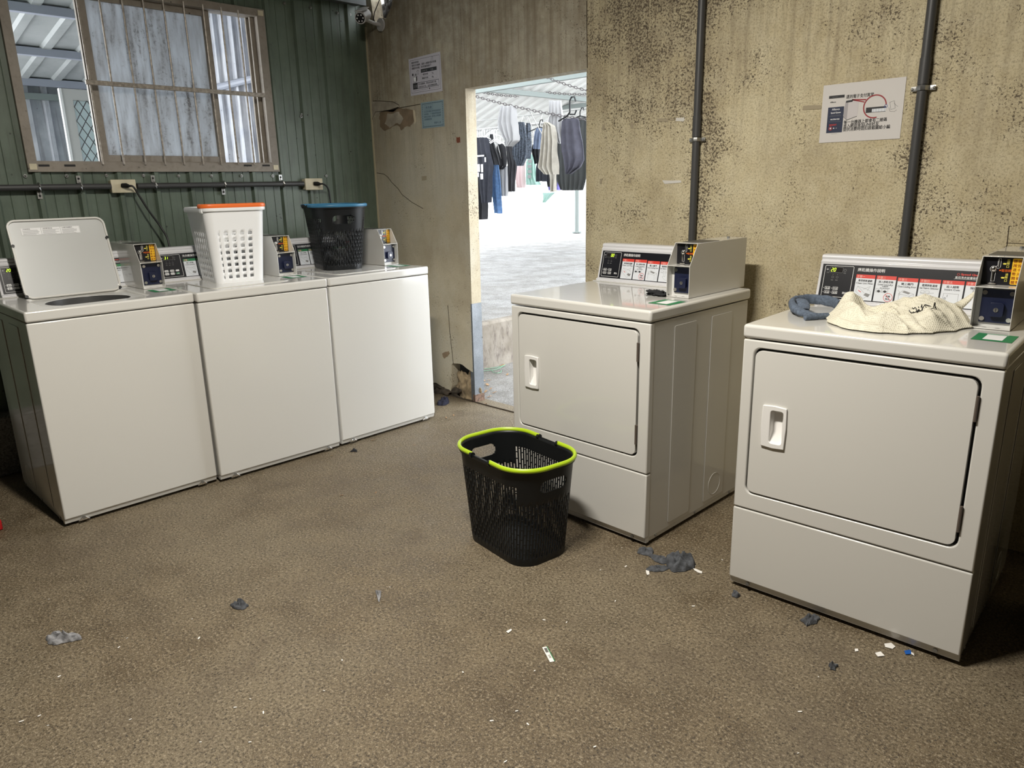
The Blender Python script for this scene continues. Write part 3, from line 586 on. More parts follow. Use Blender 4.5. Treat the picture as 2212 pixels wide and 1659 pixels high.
# ------------------------------------------------------------------ machines
HD = .9127; Z0 = .014
SL = math.atan2(.030, .124)                                  # the console leans back by this angle
def panel_print(led, green, x0=.020, x1=.672):
    y0, z0 = .5554, .9285; cs, sn = math.cos(SL), math.sin(SL)
    fr = lambda u, v, w: (u, y0+v*sn-w*cs, z0+v*cs+w*sn)
    P = PR(fr); k = 1/cs; V = lambda z: (z-z0)*k
    P.rect(x0, x1, 0, V(1.0475), M_PANEL, 1)
    P.frame(x0+.009, x0+.108, .006, V(1.043), .0012, M_PWHITE, 2, r=.004)
    dx = x0+.018
    P.rect(dx+.008, dx+.054, V(1.019), V(1.038), M_LEDOFF, 2, r=.003); P.frame(dx+.008, dx+.054, V(1.019), V(1.038), .0007, M_PGREY, 3, r=.003)
    ox = dx+.0125 if led != '00' else dx+.0325
    P.seven(led, ox, V(1.0225), .0062, .0125, .0030, M_LED, 4)
    P.ring(dx+.061, V(1.0285), .0042, .0008, M_PGREY, 2, n=14); P.text('→', dx-.004, V(1.026), .010, M_PWHITE, 2)
    P.text('分鐘', dx-.002, V(1.017), .0042, M_PGREY, 2); P.text('時間', dx+.057, V(1.017), .0042, M_PGREY, 2)
    for i in range(2 if not green else 3):
        cx = dx+.020+i*.0155 - (.004 if green else 0); P.disc(cx+.002, V(1.012), .0010, M_PGREY, 2, 8); P.ring(cx+.002, V(1.003), .0036, .0006, M_PGREY, 2, n=8)
        P.text(('低溫', '高溫', '暖') [i] if not green else ('清洗', '脫水', '門鎖')[i], cx-.003, V(.9915), .0042, M_PGREY, 2)
    names = (('強洗', '標準'), ('溫水', '冷水')) if green else (('高溫', '中溫'), ('低溫', '送風'))
    for r_ in range(2):
        for c_ in range(2 if not green else 3):
            bx = dx+.001+c_*.0275-.003*r_*0; by = V(.9645)-.0145*r_
            if c_ == 2:
                if r_ == 0: P.rect(bx, bx+.016, by-.004, by+.0045, M_PWHITE, 2, r=.001)
                else: P.rect(bx, bx+.016, by-.004, by+.0045, M_PGREEN, 2, r=.001); P.text('啟動', bx+.003, by-.0025, .0058, M_PWHITE, 3)
            elif green: P.rect(bx, bx+.018, by-.005, by+.0055, M_PWHITE, 2, r=.0015); P.text(names[r_][c_], bx+.0028, by-.003, .0070, M_PBLACK, 3)
            else: P.frame(bx, bx+.018, by-.005, by+.0055, .0009, M_PWHITE, 2, r=.0015); P.text(names[r_][c_], bx+.0028, by-.003, .0070, M_PWHITE, 3)
            P.disc(bx-.004, by, .0011, M_PWHITE, 2, 8)
    if not green: P.text('開始', dx+.064, V(.9645)-.0175, .0085, M_PWHITE, 2)
    P.text('洗衣機操作說明' if green else '烘乾機操作說明', x0+.121, V(1.0285), .0135, M_PWHITE, 2, width=.088, bold=.03)
    cards = [('步驟一', '清理棉絮濾網', 'Clean Lint Filter'), ('步驟二', '放入烘乾衣物', 'Load Laundry'), ('步驟三', '關上機門', 'Close Loading Door'),
             ('步驟四', '選擇烘乾溫度', 'Set Fabric Selector'), ('步驟五', '投入錢幣', 'Insert Coin'), ('步驟六', '按鍵開始', 'Start')]
    if green: cards = [('步驟一', '放入衣物', 'Load Laundry'), ('步驟二', '加入洗衣劑', 'Add Detergent'), ('步驟三', '蓋上機蓋', 'Close Lid'), ('步驟四', '選擇洗程', 'Select Cycle'), ('步驟五', '投入錢幣', 'Insert Coin'), ('步驟六', '按鍵開始', 'Start')]
    hdr = M_PGREEN if green else M_PRED
    for i, (s1, s2, s3) in enumerate(cards):
        cx = x0+.120+i*.0675; w = .0625; top = V(1.0175); bot = .0025
        if cx > x1: break
        w = min(w, x1-cx)
        P.rect(cx, cx+w, bot, top, M_PCARD, 2); P.rect(cx, cx+w, top-.0125, top, hdr, 3, r=.0008)
        P.text(s1, cx+.003, top-.0105, .0098, mat_soft, 4, width=.026)
        P.text(s2, cx+w/2, top-.024, .0085, M_PBLACK, 3, width=min(.046, .009*len(s2)), align='c', bold=.03)
        P.text(s3, cx+w/2, top-.0325, .0078, M_PBLACK, 3, width=min(.057, .0040*len(s3)), align='c')
        g = M_PGREY; q = .0006; B = bot+.004
        if green or i in (0, 2, 5):
            if i == 0: # open filter tray
                P.line([(cx+.006, B+.026), (cx+.034, B+.002), (cx+.056, B+.018), (cx+.054, B+.030), (cx+.040, B+.036), (cx+.010, B+.044), (cx+.006, B+.026)], q, g, 3)
                P.line([(cx+.010, B+.044), (cx+.044, B+.014), (cx+.056, B+.018)], q, g, 3); P.line([(cx+.030, B+.034), (cx+.052, B+.046), (cx+.044, B+.030)], q, g, 3)
                P.poly([(cx+.034, B+.014), (cx+.050, B+.008), (cx+.054, B+.018), (cx+.040, B+.022)], M_PGREY, 3)
                if not green: P.line([(cx+.014, B+.030), (cx+.024, B+.024)], .002, M_PRED, 4)
            elif i == 5: P.text('88', cx+.006, B+.026, .012, M_PGREY, 3, bold=0); P.ring(cx+.03, B+.03, .003, q, g, 3)
            else:
                P.line([(cx+.012, B+.002), (cx+.010, B+.028), (cx+.044, B+.022), (cx+.046, B+.001)], q, g, 3); P.line([(cx+.010, B+.028), (cx+.022, B+.040), (cx+.056, B+.030), (cx+.044, B+.022)], q, g, 3)
                P.line([(cx+.056, B+.030), (cx+.056, B+.004)], q, g, 3); P.line([(cx+.006, B+.040), (cx+.012, B+.034), (cx+.012, B+.022), (cx+.016, B+.026)], q, g, 3)
                P.poly([(cx+.020, B+.034), (cx+.026, B+.039), (cx+.046, B+.033), (cx+.040, B+.028)], M_PGREY, 3)
        elif i == 1:
            for k in range(2): P.line([(cx+.004+k*.02, B+.040), (cx+.004+k*.02, B+.028), (cx+.022+k*.02, B+.028), (cx+.022+k*.02, B+.040), (cx+.004+k*.02, B+.040)], q, g, 3); P.poly([(cx+.006+k*.02, B+.032), (cx+.013+k*.02, B+.027), (cx+.020+k*.02, B+.032), (cx+.013+k*.02, B+.036)], M_PBLACK, 4)
            P.text('不要超載', cx+w/2, top-.0385, .0052, M_PBLACK, 3, align='c'); P.text('Do not exceed', cx+w/2, top-.0435, .0050, M_PBLACK, 3, align='c')
            P.ring(cx+.046, B+.012, .014, .0013, M_PRED, 4, n=20); P.text('易燃', cx+.038, B+.013, .0072, M_PBLACK, 3, bold=.04); P.text('物品', cx+.038, B+.004, .0072, M_PBLACK, 3, bold=.04)
            P.line([(cx+.036, B+.022), (cx+.056, B+.002)], .0012, M_PRED, 4)
        elif i == 3:
            P.frame(cx+.008, cx+.019, B+.036, B+.044, q, g, 3, r=.001); P.frame(cx+.022, cx+.034, B+.036, B+.044, q, g, 3, r=.001)
            P.line([(cx+.006, B+.036), (cx+.022, B+.034), (cx+.026, B+.020), (cx+.032, B+.019), (cx+.031, B+.036), (cx+.048, B+.038)], q, g, 3); P.line([(cx+.024, B+.020), (cx+.018, B+.018), (cx+.030, B+.006), (cx+.050, B+.002)], q, g, 3)
        elif i == 4:
            P.frame(cx+.008, cx+.052, B-.002, B+.040, q, g, 3); P.line([(cx+.020, B+.036), (cx+.020, B+.028)], .0009, M_PBLACK, 3); P.ring(cx+.014, B+.024, .0026, .0009, M_PBLACK, 3, n=12); P.line([(cx+.013, B+.021), (cx+.013, B+.006)], q, g, 3); P.line([(cx+.016, B+.021), (cx+.016, B+.006)], q, g, 3)
    P.ring(x0+.431, V(1.0385), .0036, .0008, M_PRED, 2, n=12); P.text('Speed Queen', x0+.438, V(1.0365), .0085, M_PRED, 2, width=.062, bold=.03)
    P.text('皇后洗衣設備有限公司', x0+.423, V(1.0255), .0085, M_PWHITE, 2, width=.082); P.line([(x0+.42, V(1.0235)), (x0+.515, V(1.0235))], .0005, M_PWHITE, 2)
    return P
mat_soft = mat('print_pale_red', (.85, .42, .36), .5)

def coin_box(root, off, bx, by=.312, back=.74):
    x0, x1 = bx, bx+.101; t = .0022
    b = MB(); zt = 1.1175
    side = [(by, HD+.001), (by-.001, 1.034), (by+.050, zt), (back, zt), (back, HD+.001)]
    b.prism(side, x0, x0+t, M_ENAMEL); b.prism(side, x1-t, x1, M_ENAMEL)
    b.box(x0, x1, by+.050, back, zt-t, zt, M_ENAMEL); b.box(x0, x1, back-t, back, HD+.001, zt, M_ENAMEL)
    b.box(x0, x1, by, by+.036, HD+.001, HD+.004, M_ENAMEL); b.box(x0, x1, by-.001, by+.064, 1.0325, 1.0350, M_ENAMEL)
    b.box(x0+t, x1-t, by+.064, by+.066, 1.035, zt-t, M_DARK); b.box(x0+t, x1-t, by+.034, by+.036, HD+.003, 1.033, M_ENAMEL_IN)
    cb = b.build('coin_box', root, bevel=.0012, off=off)
    b = MB(); b.box(x0+.008, x1-.008, by+.09, by+.22, zt, zt+.0012, mat_lidplate); b.build('top_plate', cb, smooth=False, off=off)
    b = MB(); b.cyl((x0+.05, back-.06, zt), (x0+.05, back-.06, zt+.006), .006, M_STEEL, 6); b.build('top_bolt', cb, off=off)
    # upper recess: black instruction sheet with the coin track
    fr = lambda u, v, w: (x0+u, by+.0638-w, 1.035+v); P = PR(fr)
    P.rect(.0025, .0985, 0, .080, M_PANEL, 1)
    P.line([(.040, .076), (.0445, .076), (.0455, .073), (.0455, .052), (.043, .047), (.037, .047)], .0009, M_PWHITE, 2); P.line([(.040, .076), (.0385, .073), (.0385, .055), (.034, .053)], .0009, M_PWHITE, 2)
    P.ring(.0295, .045, .0085, .0009, M_PWHITE, 2, 30, 335); P.line([(.0265, .037), (.0265, .010), (.0345, .010), (.0355, .036)], .0009, M_PWHITE, 2)
    for vy, ch in ((.061, '投幣口'), (.021, '退幣口')):
        P.poly([(.050, vy), (.0535, vy+.003), (.0535, vy+.002), (.059, vy+.002), (.059, vy-.002), (.0535, vy-.002), (.0535, vy-.003)], M_PLYEL, 2)
        for k, c_ in enumerate(ch): P.text(c_, .060, vy+.0065-.0085*k, .0080, M_PLYEL if k < 3 else M_PWHITE, 2)
    P.poly([(.043, .042), (.046, .044), (.049, .042), (.046, .040)], M_PORANGE, 2); P.text('電容錢', .049, .0385, .0085, M_PORANGE, 2, bold=.03)
    P.rect(.0735, .0965, .003, .077, M_PYEL, 2, r=.003)
    for k, c_ in enumerate('請投十元硬幣'): P.text(c_, .087, .0655-.0120*k, .0098, mat_br, 3, bold=.03)
    for k, c_ in enumerate('請按退幣開關'): P.text(c_, .076, .0655-.0120*k, .0098, mat_br, 3, bold=.03)
    P.build('instruction_sheet', cb, off=off)
    b = MB(); b.ball((x0+.0295, by+.060, 1.035+.045), .0078, M_CHROME, sy=.6); b.box(x0+.0275, x0+.0315, by+.058, by+.063, 1.047, 1.074, M_CHROME)
    b.box(x0+.0395, x0+.0425, by+.060, by+.063, 1.085, 1.109, M_STEEL)
    b.ball((x0+.031, by+.056, 1.039), .012, M_CHROME, sz=.22, sy=.5); b.build('coin_slide', cb, off=off)
    # lower recess: navy lock plate
    b = MB(); b.box(x0+.016, x1-.003, by+.028, by+.034, HD+.016, 1.026, M_NAVY); pl = b.build('lock_plate', cb, bevel=.001, off=off)
    b = MB(); xc, zc = x0+.0575, HD+.056; b.flat(rrect(xc-.018, xc+.018, zc-.020, zc+.020, .007), [], lambda u, v, w: (u, by+.014-w, v), M_NAVY, .014); b.cyl((xc, by+.016, zc), (xc, by+.012, zc), .006, M_CHROME, 14); b.box(xc-.001, xc+.001, by+.011, by+.0135, zc-.005, zc+.005, M_DARK); b.build('lock', cb, bevel=.0015, off=off)
    for sx, sz in ((.0235, .1035), (.0235, .0275), (.0905, .1035), (.0905, .0275)): b = MB(); b.cyl((x0+sx, by+.0285, HD+sz), (x0+sx, by+.0235, HD+sz), .0056, M_CHROME, 14); b.build('screw', cb, bevel=.001, off=off)
    P = PR(lambda u, v, w: (x0+u, by+v, HD+.0042+w)); P.poly([(.035+.007*math.cos(PI*k/8), .012+.004*math.sin(PI*k/8)) for k in range(9)], M_DARK, 1); P.poly([(.068+.007*math.cos(PI*k/8), .012+.004*math.sin(PI*k/8)) for k in range(9)], M_DARK, 1); P.build('bolt_hole', cb, off=off)
    return cb
mat_br = mat('print_brown', (.35, .08, .01), .5); mat_lidplate = mat('dark_top_plate', (.06, .058, .055), .35)

def sticker(root, off, x0, x1, y0, y1):
    P = PR(lambda u, v, w: (u, v, HD+.0004+w)); P.rect(x0, x1, y0, y1, M_PGREEN, 1)
    mx = (x0+x1)/2; P.rect(mx-.023, mx+.023, y0+.018, y1-.016, M_PWHITE, 2); P.rect(mx-.026, mx+.026, y1-.013, y1-.006, mat_palegreen, 2)
    o = P.build('green_sticker', root, off=off); o['label'] = 'flat green sticker with pale square'
mat_palegreen = mat('print_pale_green', (.45, .62, .50), .5)

def shell(root, off, w, d, sides=True):
    b = MB(); b.box(.002, w-.002, .026, d, .030, .8665, M_ENAMEL); b.box(.004, w-.004, .03, d-.004, Z0, .035, M_ENAMEL)
    b.build('cabinet', root, bevel=.003, off=off)
    for sx in ((w-.002, w+.0006), (-.0006, .002)):
        for ya, yb in ((.154, .305), (.414, .571)):
            q = MB(); q.flat(rrect(ya, yb, .050, .837, .008, 3), [], lambda u, v, ww: ((sx[1] if sx[0] > .1 else sx[0])+(ww if sx[0] > .1 else -ww), u, v), M_ENAMEL, .002)
            q.build('embossed_panel', root, bevel=.001, off=off)
        q = MB(); q.tube([((w+.0008) if sx[0] > .1 else -.0008, .497+.047*math.cos(PI*2*k/28), .112+.047*math.sin(PI*2*k/28)) for k in range(28)], .0011, M_ENAMEL, 6, closed=True); q.build('vent_knockout', root, off=off)
    for y in (.08, .36, min(.64, d-.03)):
        for xa, xb in ((w-.003, w-.0005), (.003, .0005)): q = MB(); q.cyl((xa, y, .024), (xb, y, .024), .006, M_STEEL, 10); q.build('side_screw', root, off=off)
    for fx_, fy_ in ((.05, .06), (w-.05, .06), (.05, d-.05), (w-.05, d-.05)):
        q = MB(); q.cyl((fx_, fy_, 0), (fx_, fy_, .008), .022, M_BLACK, 14); q.cyl((fx_, fy_, .008), (fx_, fy_, .04), .006, M_STEEL, 8); q.build('foot', root, off=off)

def console(root, off, w, led, green, xe):
    xs = .044 if green else .010
    prof_ = [(.546, HD), (.546, HD+.010), (.5555, HD+.012), (.5865, 1.0505), (.5845, 1.057), (.594, 1.062), (.591, 1.071), (.594, 1.077), (.602, 1.080), (.655, 1.079), (.672, 1.07), (.69, HD)]
    b = MB(); b.prism(prof_, xs, xe, M_CONSOLE); o = b.build('console', root, bevel=.0022, seg=3, off=off)
    P = panel_print(led, green, xs+.010, xe-.006); P.build('control_panel', o, off=off)
    b = MB(); b.box(.006, xe+.004, .525, .70, HD, HD+.0035, M_ENAMEL); b.build('console_base', root, bevel=.0015, off=off)

def make_dryer(led, lab, org, th):
    w, d = .694, .70
    c = Vector((w/2, d/2, 0)); off = (-w/2, -d/2, 0)
    R = Matrix.Rotation(th, 3, 'Z'); root = thing('tumble_dryer', lab, 'dryer', Vector((org[0], org[1], 0))+R @ c, th, 'coin dryers along the yellow wall')
    shell(root, off, w, d)
    ff = lambda u, v, ww: (u, -ww, v)
    hole = rrect(.036, .648, .356, .842, .026)
    b = MB(); b.flat([(0, .3005), (w, .3005), (w, .8655), (0, .8655)], [hole], ff, M_ENAMEL, .028); b.build('front_panel', root, bevel=.0045, seg=3, off=off)
    b = MB(); b.flat(rrect(.030, .654, .350, .848, .028), [], lambda u, v, ww: (u, .020-ww, v), M_DARK, .004); b.build('door_gap_shade', root, smooth=False, off=off)  # dark plate stands in for the shade inside the door gap
    cup = rrect(.106, .146, .546, .652, .008)
    b = MB(); b.flat(rrect(.0425, .6405, .3625, .8345, .022), [cup], lambda u, v, ww: (u, -.001-ww, v), M_ENAMEL, .018); dr_ = b.build('door', root, bevel=.004, seg=3, off=off)
    b = MB(); b.flat([(.080, .532), (.118, .529), (.155, .532), (.1575, .60), (.155, .665), (.118, .668), (.080, .665), (.0775, .60)], [cup], lambda u, v, ww: (u, -.008-ww, v), M_PLASTIC_W, .007)
    x0, x1, z0, z1 = .106, .146, .546, .652
    V_ = [(x0, -.002, z0), (x1, -.002, z0), (x1, -.002, z1), (x0, -.002, z1), (x0+.002, .0165, z0+.03), (x1-.010, .0165, z0+.03), (x1-.010, .0165, z1-.008), (x0+.002, .0165, z1-.008)]
    b.add(V_, [(0, 1, 5, 4), (1, 2, 6, 5), (2, 3, 7, 6), (3, 0, 4, 7), (4, 5, 6, 7)], M_PLASTIC_W); b.build('handle', dr_, bevel=.0018, off=off)
    for za, zb in ((.727, .790), (.412, .481)):
        q = MB(); q.box(.6405, .6475, -.004, .012, za, zb, M_HINGE); q.cyl((.6445, -.004, za-.003), (.6445, -.004, zb+.003), .0042, M_HINGE, 8)
        q.build('hinge', root, off=off)
    b = MB(); b.box(0, w, 0, .028, .038, .2965, M_ENAMEL); b.build('lower_panel', root, bevel=.0045, seg=3, off=off)
    b = MB(); b.prism([(.004, .046), (.012, Z0+.001), (.03, Z0+.001), (.03, .046)], .001, w-.001, M_ENAMEL); b.build('bottom_rail', root, bevel=.001, off=off)
    for x in (.065, w-.062): q = MB(); q.cyl((x, .011, .026), (x, .003, .028), .006, M_STEEL, 10); q.build('rail_screw', root, off=off)
    b = MB(); b.box(-.003, w+.003, -.004, d+.012, .8695, HD, M_ENAMEL); b.build('top_deck', root, bevel=.010, seg=4, off=off)
    console(root, off, w, led, False, .580); coin_box(root, off, .5475); sticker(root, off, .585, .680, .135, .245)
    return root

def make_washer(led, lab, org, th, bx, lid_open):
    w, d = .6525, .66
    c = Vector((w/2, d/2, 0)); off = (-w/2, -d/2, 0); a = th+PI/2
    R = Matrix.Rotation(a, 3, 'Z'); root = thing('top_load_washer', lab, 'washing machine', Vector((org[0], org[1], 0))+R @ c, a, 'coin washers along the green wall')
    shell(root, off, w, d)
    b = MB(); b.box(0, w, 0, .028, .036, .8660, M_ENAMEL); b.build('front_panel', root, bevel=.005, seg=3, off=off)
    b = MB(); b.prism([(.003, .046), (.012, Z0+.001), (.03, Z0+.001), (.03, .046)], .001, w-.001, M_ENAMEL); b.build('bottom_rail', root, bevel=.001, off=off)
    for x in (.072, w-.072): q = MB(); q.cyl((x, .012, .024), (x, .0, .026), .006, M_STEEL, 10); q.prism([(x-.022, Z0), (x-.006, .029), (x+.006, .029), (x+.022, Z0)], .0005, .006, M_CHROME, 'y'); q.build('rail_screw', root, bevel=.0008, off=off)
    x0, x1, y0, y1 = .100, .500, .075, .425
    hole = rrect(x0, x1, y0, y1, .04); tf = lambda u, v, ww: (u, v, HD+ww)
    b = MB(); b.flat([(-.002, -.004), (w+.002, -.004), (w+.002, d+.01), (-.002, d+.01)], [hole], tf, M_ENAMEL, HD-.8695); b.build('top_deck', root, bevel=.008, seg=4, off=off)
    # lid well with its round mouth, and the dark tub below
    mouth = [(.30+.165*math.cos(2*PI*k/36), .245+.150*math.sin(2*PI*k/36)) for k in range(36)]
    b = MB(); b.flat(rrect(x0-.002, x1+.002, y0-.002, y1+.002, .04), [mouth], lambda u, v, ww: (u, v, HD-.010+ww), M_ENAMEL_IN, .012); b.build('lid_well', root, bevel=.003, off=off)
    b = MB(); n = 36
    b.add([(m_[0], m_[1], HD-.012) for m_ in mouth]+[(.30+.14*math.cos(2*PI*k/36), .245+.13*math.sin(2*PI*k/36), .60) for k in range(36)], [((k+1) % n, k, n+k, n+(k+1) % n) for k in range(n)]+[list(range(n, 2*n))], mat_tub); b.build('tub', root, off=off)
    # lid, built about its hinge line
    L = .352; lx0, lx1 = x0+.003, x1-.003
    T = Matrix.Translation((0, y1-.004, HD-.003)) @ Matrix.Rotation(-math.radians(lid_open), 4, 'X')
    def lf(u, v, ww):
        q = T @ Vector((u, -v, ww)); return (q.x, q.y, q.z)
    def flip(f): return lambda u, v, ww: f(u, L-v, ww)
    b = MB()
    def lfr(z): return lambda u, v, ww: lf(u, L-v, z+ww)
    b.flat(rrect(lx0, lx1, 0, L, .035), [], lfr(.0065), M_ENAMEL, .004)
    b.flat(rrect(lx0, lx1, 0, L, .035), [rrect(lx0+.008, lx1-.008, .008, L-.008, .028)], lfr(.003), M_ENAMEL, .011)
    lid = b.build('lid', root, bevel=.0022, seg=3, off=off)
    if lid_open:
        b = MB(); b.flat(rrect(lx0+.009, lx1-.009, .009, L-.009, .027), [], lfr(.0024), mat_lid, .001); li = b.build('lid_liner', lid, smooth=False, off=off)
        P = PR(lambda u, v, ww: lf(u, L-v, -.0006+.002-ww))
        # the label, read with the lid up: v runs down from the free edge
        P = PR(lambda u, v, ww: lf(u, L+v, .0012-ww-.0004)); P.rect(.155, .388, -.070, -.036, M_PWHITE, 1)
        for k in range(3):
            ux = .158+k*.077; P.frame(ux-.002, ux+.0745, -.069, -.037, .0005, M_PGREY, 2); P.text(('! WARNING', '! ADVERTENCIA', '! AVERTISSEMENT')[k], ux+.004, -.0435, .0055, M_PBLACK, 2, bold=.03)
            for j in range(6): P.line([(ux+.003, -.0475-.0037*j), (ux+.070-rnd.random()*.02, -.0475-.0037*j)], .0012, M_PGREY, 2)
        P.build('warning_label', lid, off=off)
        for (u, v) in ((lx0+.006, .115), (lx1-.006, .10), (lx0+.006, L-.012), (lx1-.008, L-.012)):
            q = MB(); A, B = lf(u, L-(L-v), .0), lf(u, v, -.008); q.cyl(lf(u, L-v, .001), lf(u, L-v, -.010), .0058, M_BLACK, 12); q.build('bumper', lid, bevel=.001, off=off)
    console(root, off, w, led, True, bx+.03); coin_box(root, off, bx, by=.312 if bx > .55 else (.275 if bx > .535 else .24), back=.735)
    sy = .16 if bx > .55 else (.15 if bx > .535 else .115); sticker(root, off, bx-.005, bx+.093, sy, sy+.105)
    return root
mat_tub = mat('shadowy_tub_steel', (.10, .10, .10), .4, metal=.6); mat_lid = mat('lid_inner_enamel', (.52, .53, .52), .3, coat=.4)

make_washer('20', 'leftmost white washing machine with its lid standing open', (1.005, -2.378), .0087, .556, 108.0)
make_washer('31', 'middle white washing machine with the white basket on its top', (1.024, -1.719), -.016, .541, 0)
make_washer('05', 'rightmost white washing machine with the black basket on its top', (1.027, -1.048), .016, .530, 0)
make_dryer('00', 'middle white tumble dryer beside the doorway showing 00', (2.182, -.897), -.0088)
make_dryer('20', 'right white tumble dryer with the cream mesh bag on top', (3.241, -.930), .0456)
D2O = Vector((3.241, -.930, 0)); D2R = Matrix.Rotation(.0456, 3, 'Z')
def d2(x, y, z=HD): return D2O + D2R @ Vector((x, y, z))
D1O = Vector((2.182, -.897, 0)); D1R = Matrix.Rotation(-.0088, 3, 'Z')
def wpt(org, th, x, y, z=HD): return Vector((org[0], org[1], 0)) + Matrix.Rotation(th+PI/2, 3, 'Z') @ Vector((x, y, z))

# ------------------------------------------------------------------ baskets
def perim(L, Wd, r, n):      # n points round a rounded rectangle, evenly spaced by length
    out = []; sl, sw = L-2*r, Wd-2*r; q = PI*r/2; tot = 2*sl+2*sw+4*q
    for i in range(n):
        s_ = (i+.5)/n*tot
        segs = [('l', (-sl/2, -Wd/2), (1, 0), sl), ('a', (sl/2, -Wd/2+r), -90, q), ('l', (L/2, -sw/2), (0, 1), sw), ('a', (sl/2, Wd/2-r), 0, q),
                ('l', (sl/2, Wd/2), (-1, 0), sl), ('a', (-sl/2, Wd/2-r), 90, q), ('l', (-L/2, sw/2), (0, -1), sw), ('a', (-sl/2, -Wd/2+r), 180, q)]
        for k, (ty, c0, dd, ln) in enumerate(segs):
            if s_ <= ln or k == 7:
                if ty == 'l': out.append((c0[0]+dd[0]*s_, c0[1]+dd[1]*s_, k))
                else:
                    a = math.radians(dd+90*s_/ln); out.append((c0[0]+r*math.cos(a), c0[1]+r*math.sin(a), k))
                break
            s_ -= ln
    return out
def basket(label, loc, rz, body, rim, L=.45, Wd=.305, H=.385, bl=.37, bw=.245, style='slot', group=None, name='laundry_basket'):
    t = thing(name, label, 'laundry basket', loc, rz, group)
    n = 192 if style == 'slot' else 180
    top = perim(L, Wd, Wd*.38 if style == 'slot' else .035, n); bot = perim(bl, bw, bw*.33 if style == 'slot' else .03, n)
    if style == 'slot':
        zs = [0, .012]; z = .028; kinds = ['s', 's']
        zs.append(z); row = 0
        while z < H-.098:
            for h_, kd in ((.0045, 'A'), (.0155, 'o'), (.0045, 'B'), (.0155, 'o')):
                z += h_; zs.append(z); kinds.append(kd)
                if z >= H-.098: break
        while z < H-.042: z += .004; zs.append(z); kinds.append(['o', 'o', 'A', 'o', 'o', 'o', 'B', 'o'][row % 8]); row += 1
        zs += [H-.03, H-.012, H]; kinds += ['s', 's', 's']
    else:
        zs = [0, .012, .024]; kinds = ['s', 's']; z = .024
        for k in range(8):
            z += .0140; zs.append(z); kinds.append('o'); z += .0155; zs.append(z); kinds.append('s')
        zs += [H-.05, H-.02, H]; kinds += ['s', 's', 's']
    b = MB(); vs = []
    for z in zs:
        f = z/H; ff = f
        for i in range(n):
            x = bot[i][0]*(1-ff)+top[i][0]*ff; y = bot[i][1]*(1-ff)+top[i][1]*ff; 
            if style == 'slot' and abs(x) > L*.40*(bl/L*(1-ff)+ff):      # smooth the rim of the hand hole
                dy = max(0, abs(y)-.036); dz = z-(H-.070); q = math.hypot(dy, dz)/.024
                if .78 < q < 1.22:
                    y = math.copysign(.036+dy/q, y) if dy else y; vs.append((x, y, H-.070+dz/q+.001)); continue
            vs.append((x, y, z+.001))
    fs = []
    for j in range(len(zs)-1):
        zc = (zs[j]+zs[j+1])/2
        for i in range(n):
            i2 = (i+1) % n; x, y, sd = top[i]
            opn = False; kd = kinds[j]
            if style == 'slot':
                col = i % 4
                if abs(x) > L*.40: lim = H-.125       # the short sides keep a solid band for the hand hole
                else: lim = H-.065
                if kd in 'ABo' and zc < lim and col in (1, 3):
                    if kd == 'o': opn = True
                    elif kd == 'A': opn = (col == 3)
                    else: opn = (col == 1)
                if sd in (1, 2, 3, 5, 6, 7) and abs(y) < .07 and abs(x) > L*.42 and H-.098 < zc < H-.042:
                    opn = (max(0, abs(y)-.036)/.024)**2+((zc-(H-.070))/.024)**2 < 1
            else:
                q = i % 6
                lim = {0: .17, 4: .17, 2: .135, 6: .135}.get(sd, 0)
                if kd == 'o' and sd in (0, 2, 4, 6) and q in (2, 3, 4) and abs(x if sd in (0, 4) else y) < (L/2-.055 if sd in (0, 4) else Wd/2-.045): opn = True
            if not opn: fs.append((j*n+i, j*n+i2, (j+1)*n+i2, (j+1)*n+i))
    b.add(vs, fs, body); k = len(b.v); b.v.append((0, 0, .003)); bi = b.mi(body)
    for i in range(n): b.f.append([(i+1) % n, i, k]); b.m.append(bi)
    b.build('basket_body', t, solid=.0028)
    rm = perim(L+.012, Wd+.012, Wd*.4 if style == 'slot' else .04, 120)
    if style == 'slot':
        for sgn in (1, -1):
            P = [(x, y, H+.004) for x, y, s_ in rm if x*sgn > .052]
            P.sort(key=lambda p: math.atan2(p[1], p[0]*sgn))
            b = MB(); b.tube(P, .0075, rim, 10, rb=.009); q = [(x*1, y, z) for x, y, z in (P[0], P[-1])]
            h = b.build('handle', t)
            for (x, y, z) in q:
                b = MB(); b.cyl((x-.008, y, z-.003), (x+.004, y, z-.003), .011, M_BLACK, 12); b.build('handle_joint', t)
        b = MB(); b.tube([(x, y, H-.004) for x, y, s_ in rm], .004, body, 6, closed=True, rb=.008); b.build('rim', t)
    else:
        b = MB(); b.tube([(x, y, H-.008) for x, y, s_ in rm], .005, body, 6, closed=True, rb=.010)
        b.tube([(x, y+.003, H-.014) for x, y, s_ in rm if y > Wd/2-.004], .005, body, 6, rb=.012)
        b.build('rim', t)
        P = [(x*.99, y, H+.006) for x, y, s_ in rm if x < -.115]; P.sort(key=lambda p: math.atan2(p[1], -p[0]))
        b = MB(); b.tube(P, .008, rim, 8, rb=.011); h = b.build('handle', t); h['label'] = 'orange rim handle'
    return t
basket('black laundry basket with lime green rim standing on the concrete floor', (2.487, -1.195, 0), math.radians(-8), M_BLACK, M_LIME)
P = wpt((1.027, -1.048), .016, .300, .362); basket('black laundry basket with blue rim on top of the rightmost washer', (P.x, P.y, HD), math.radians(163), M_BLACK, M_BLUE, L=.37, Wd=.30, H=.345, bl=.29, bw=.215)
P = wpt((1.024, -1.719), -.016, .325, .355); basket('white square holed laundry basket with orange rim on the middle washer', (P.x, P.y, HD), math.radians(180-9), M_BASKW, M_ORANGE, L=.36, Wd=.285, H=.362, bl=.30, bw=.228, style='square')

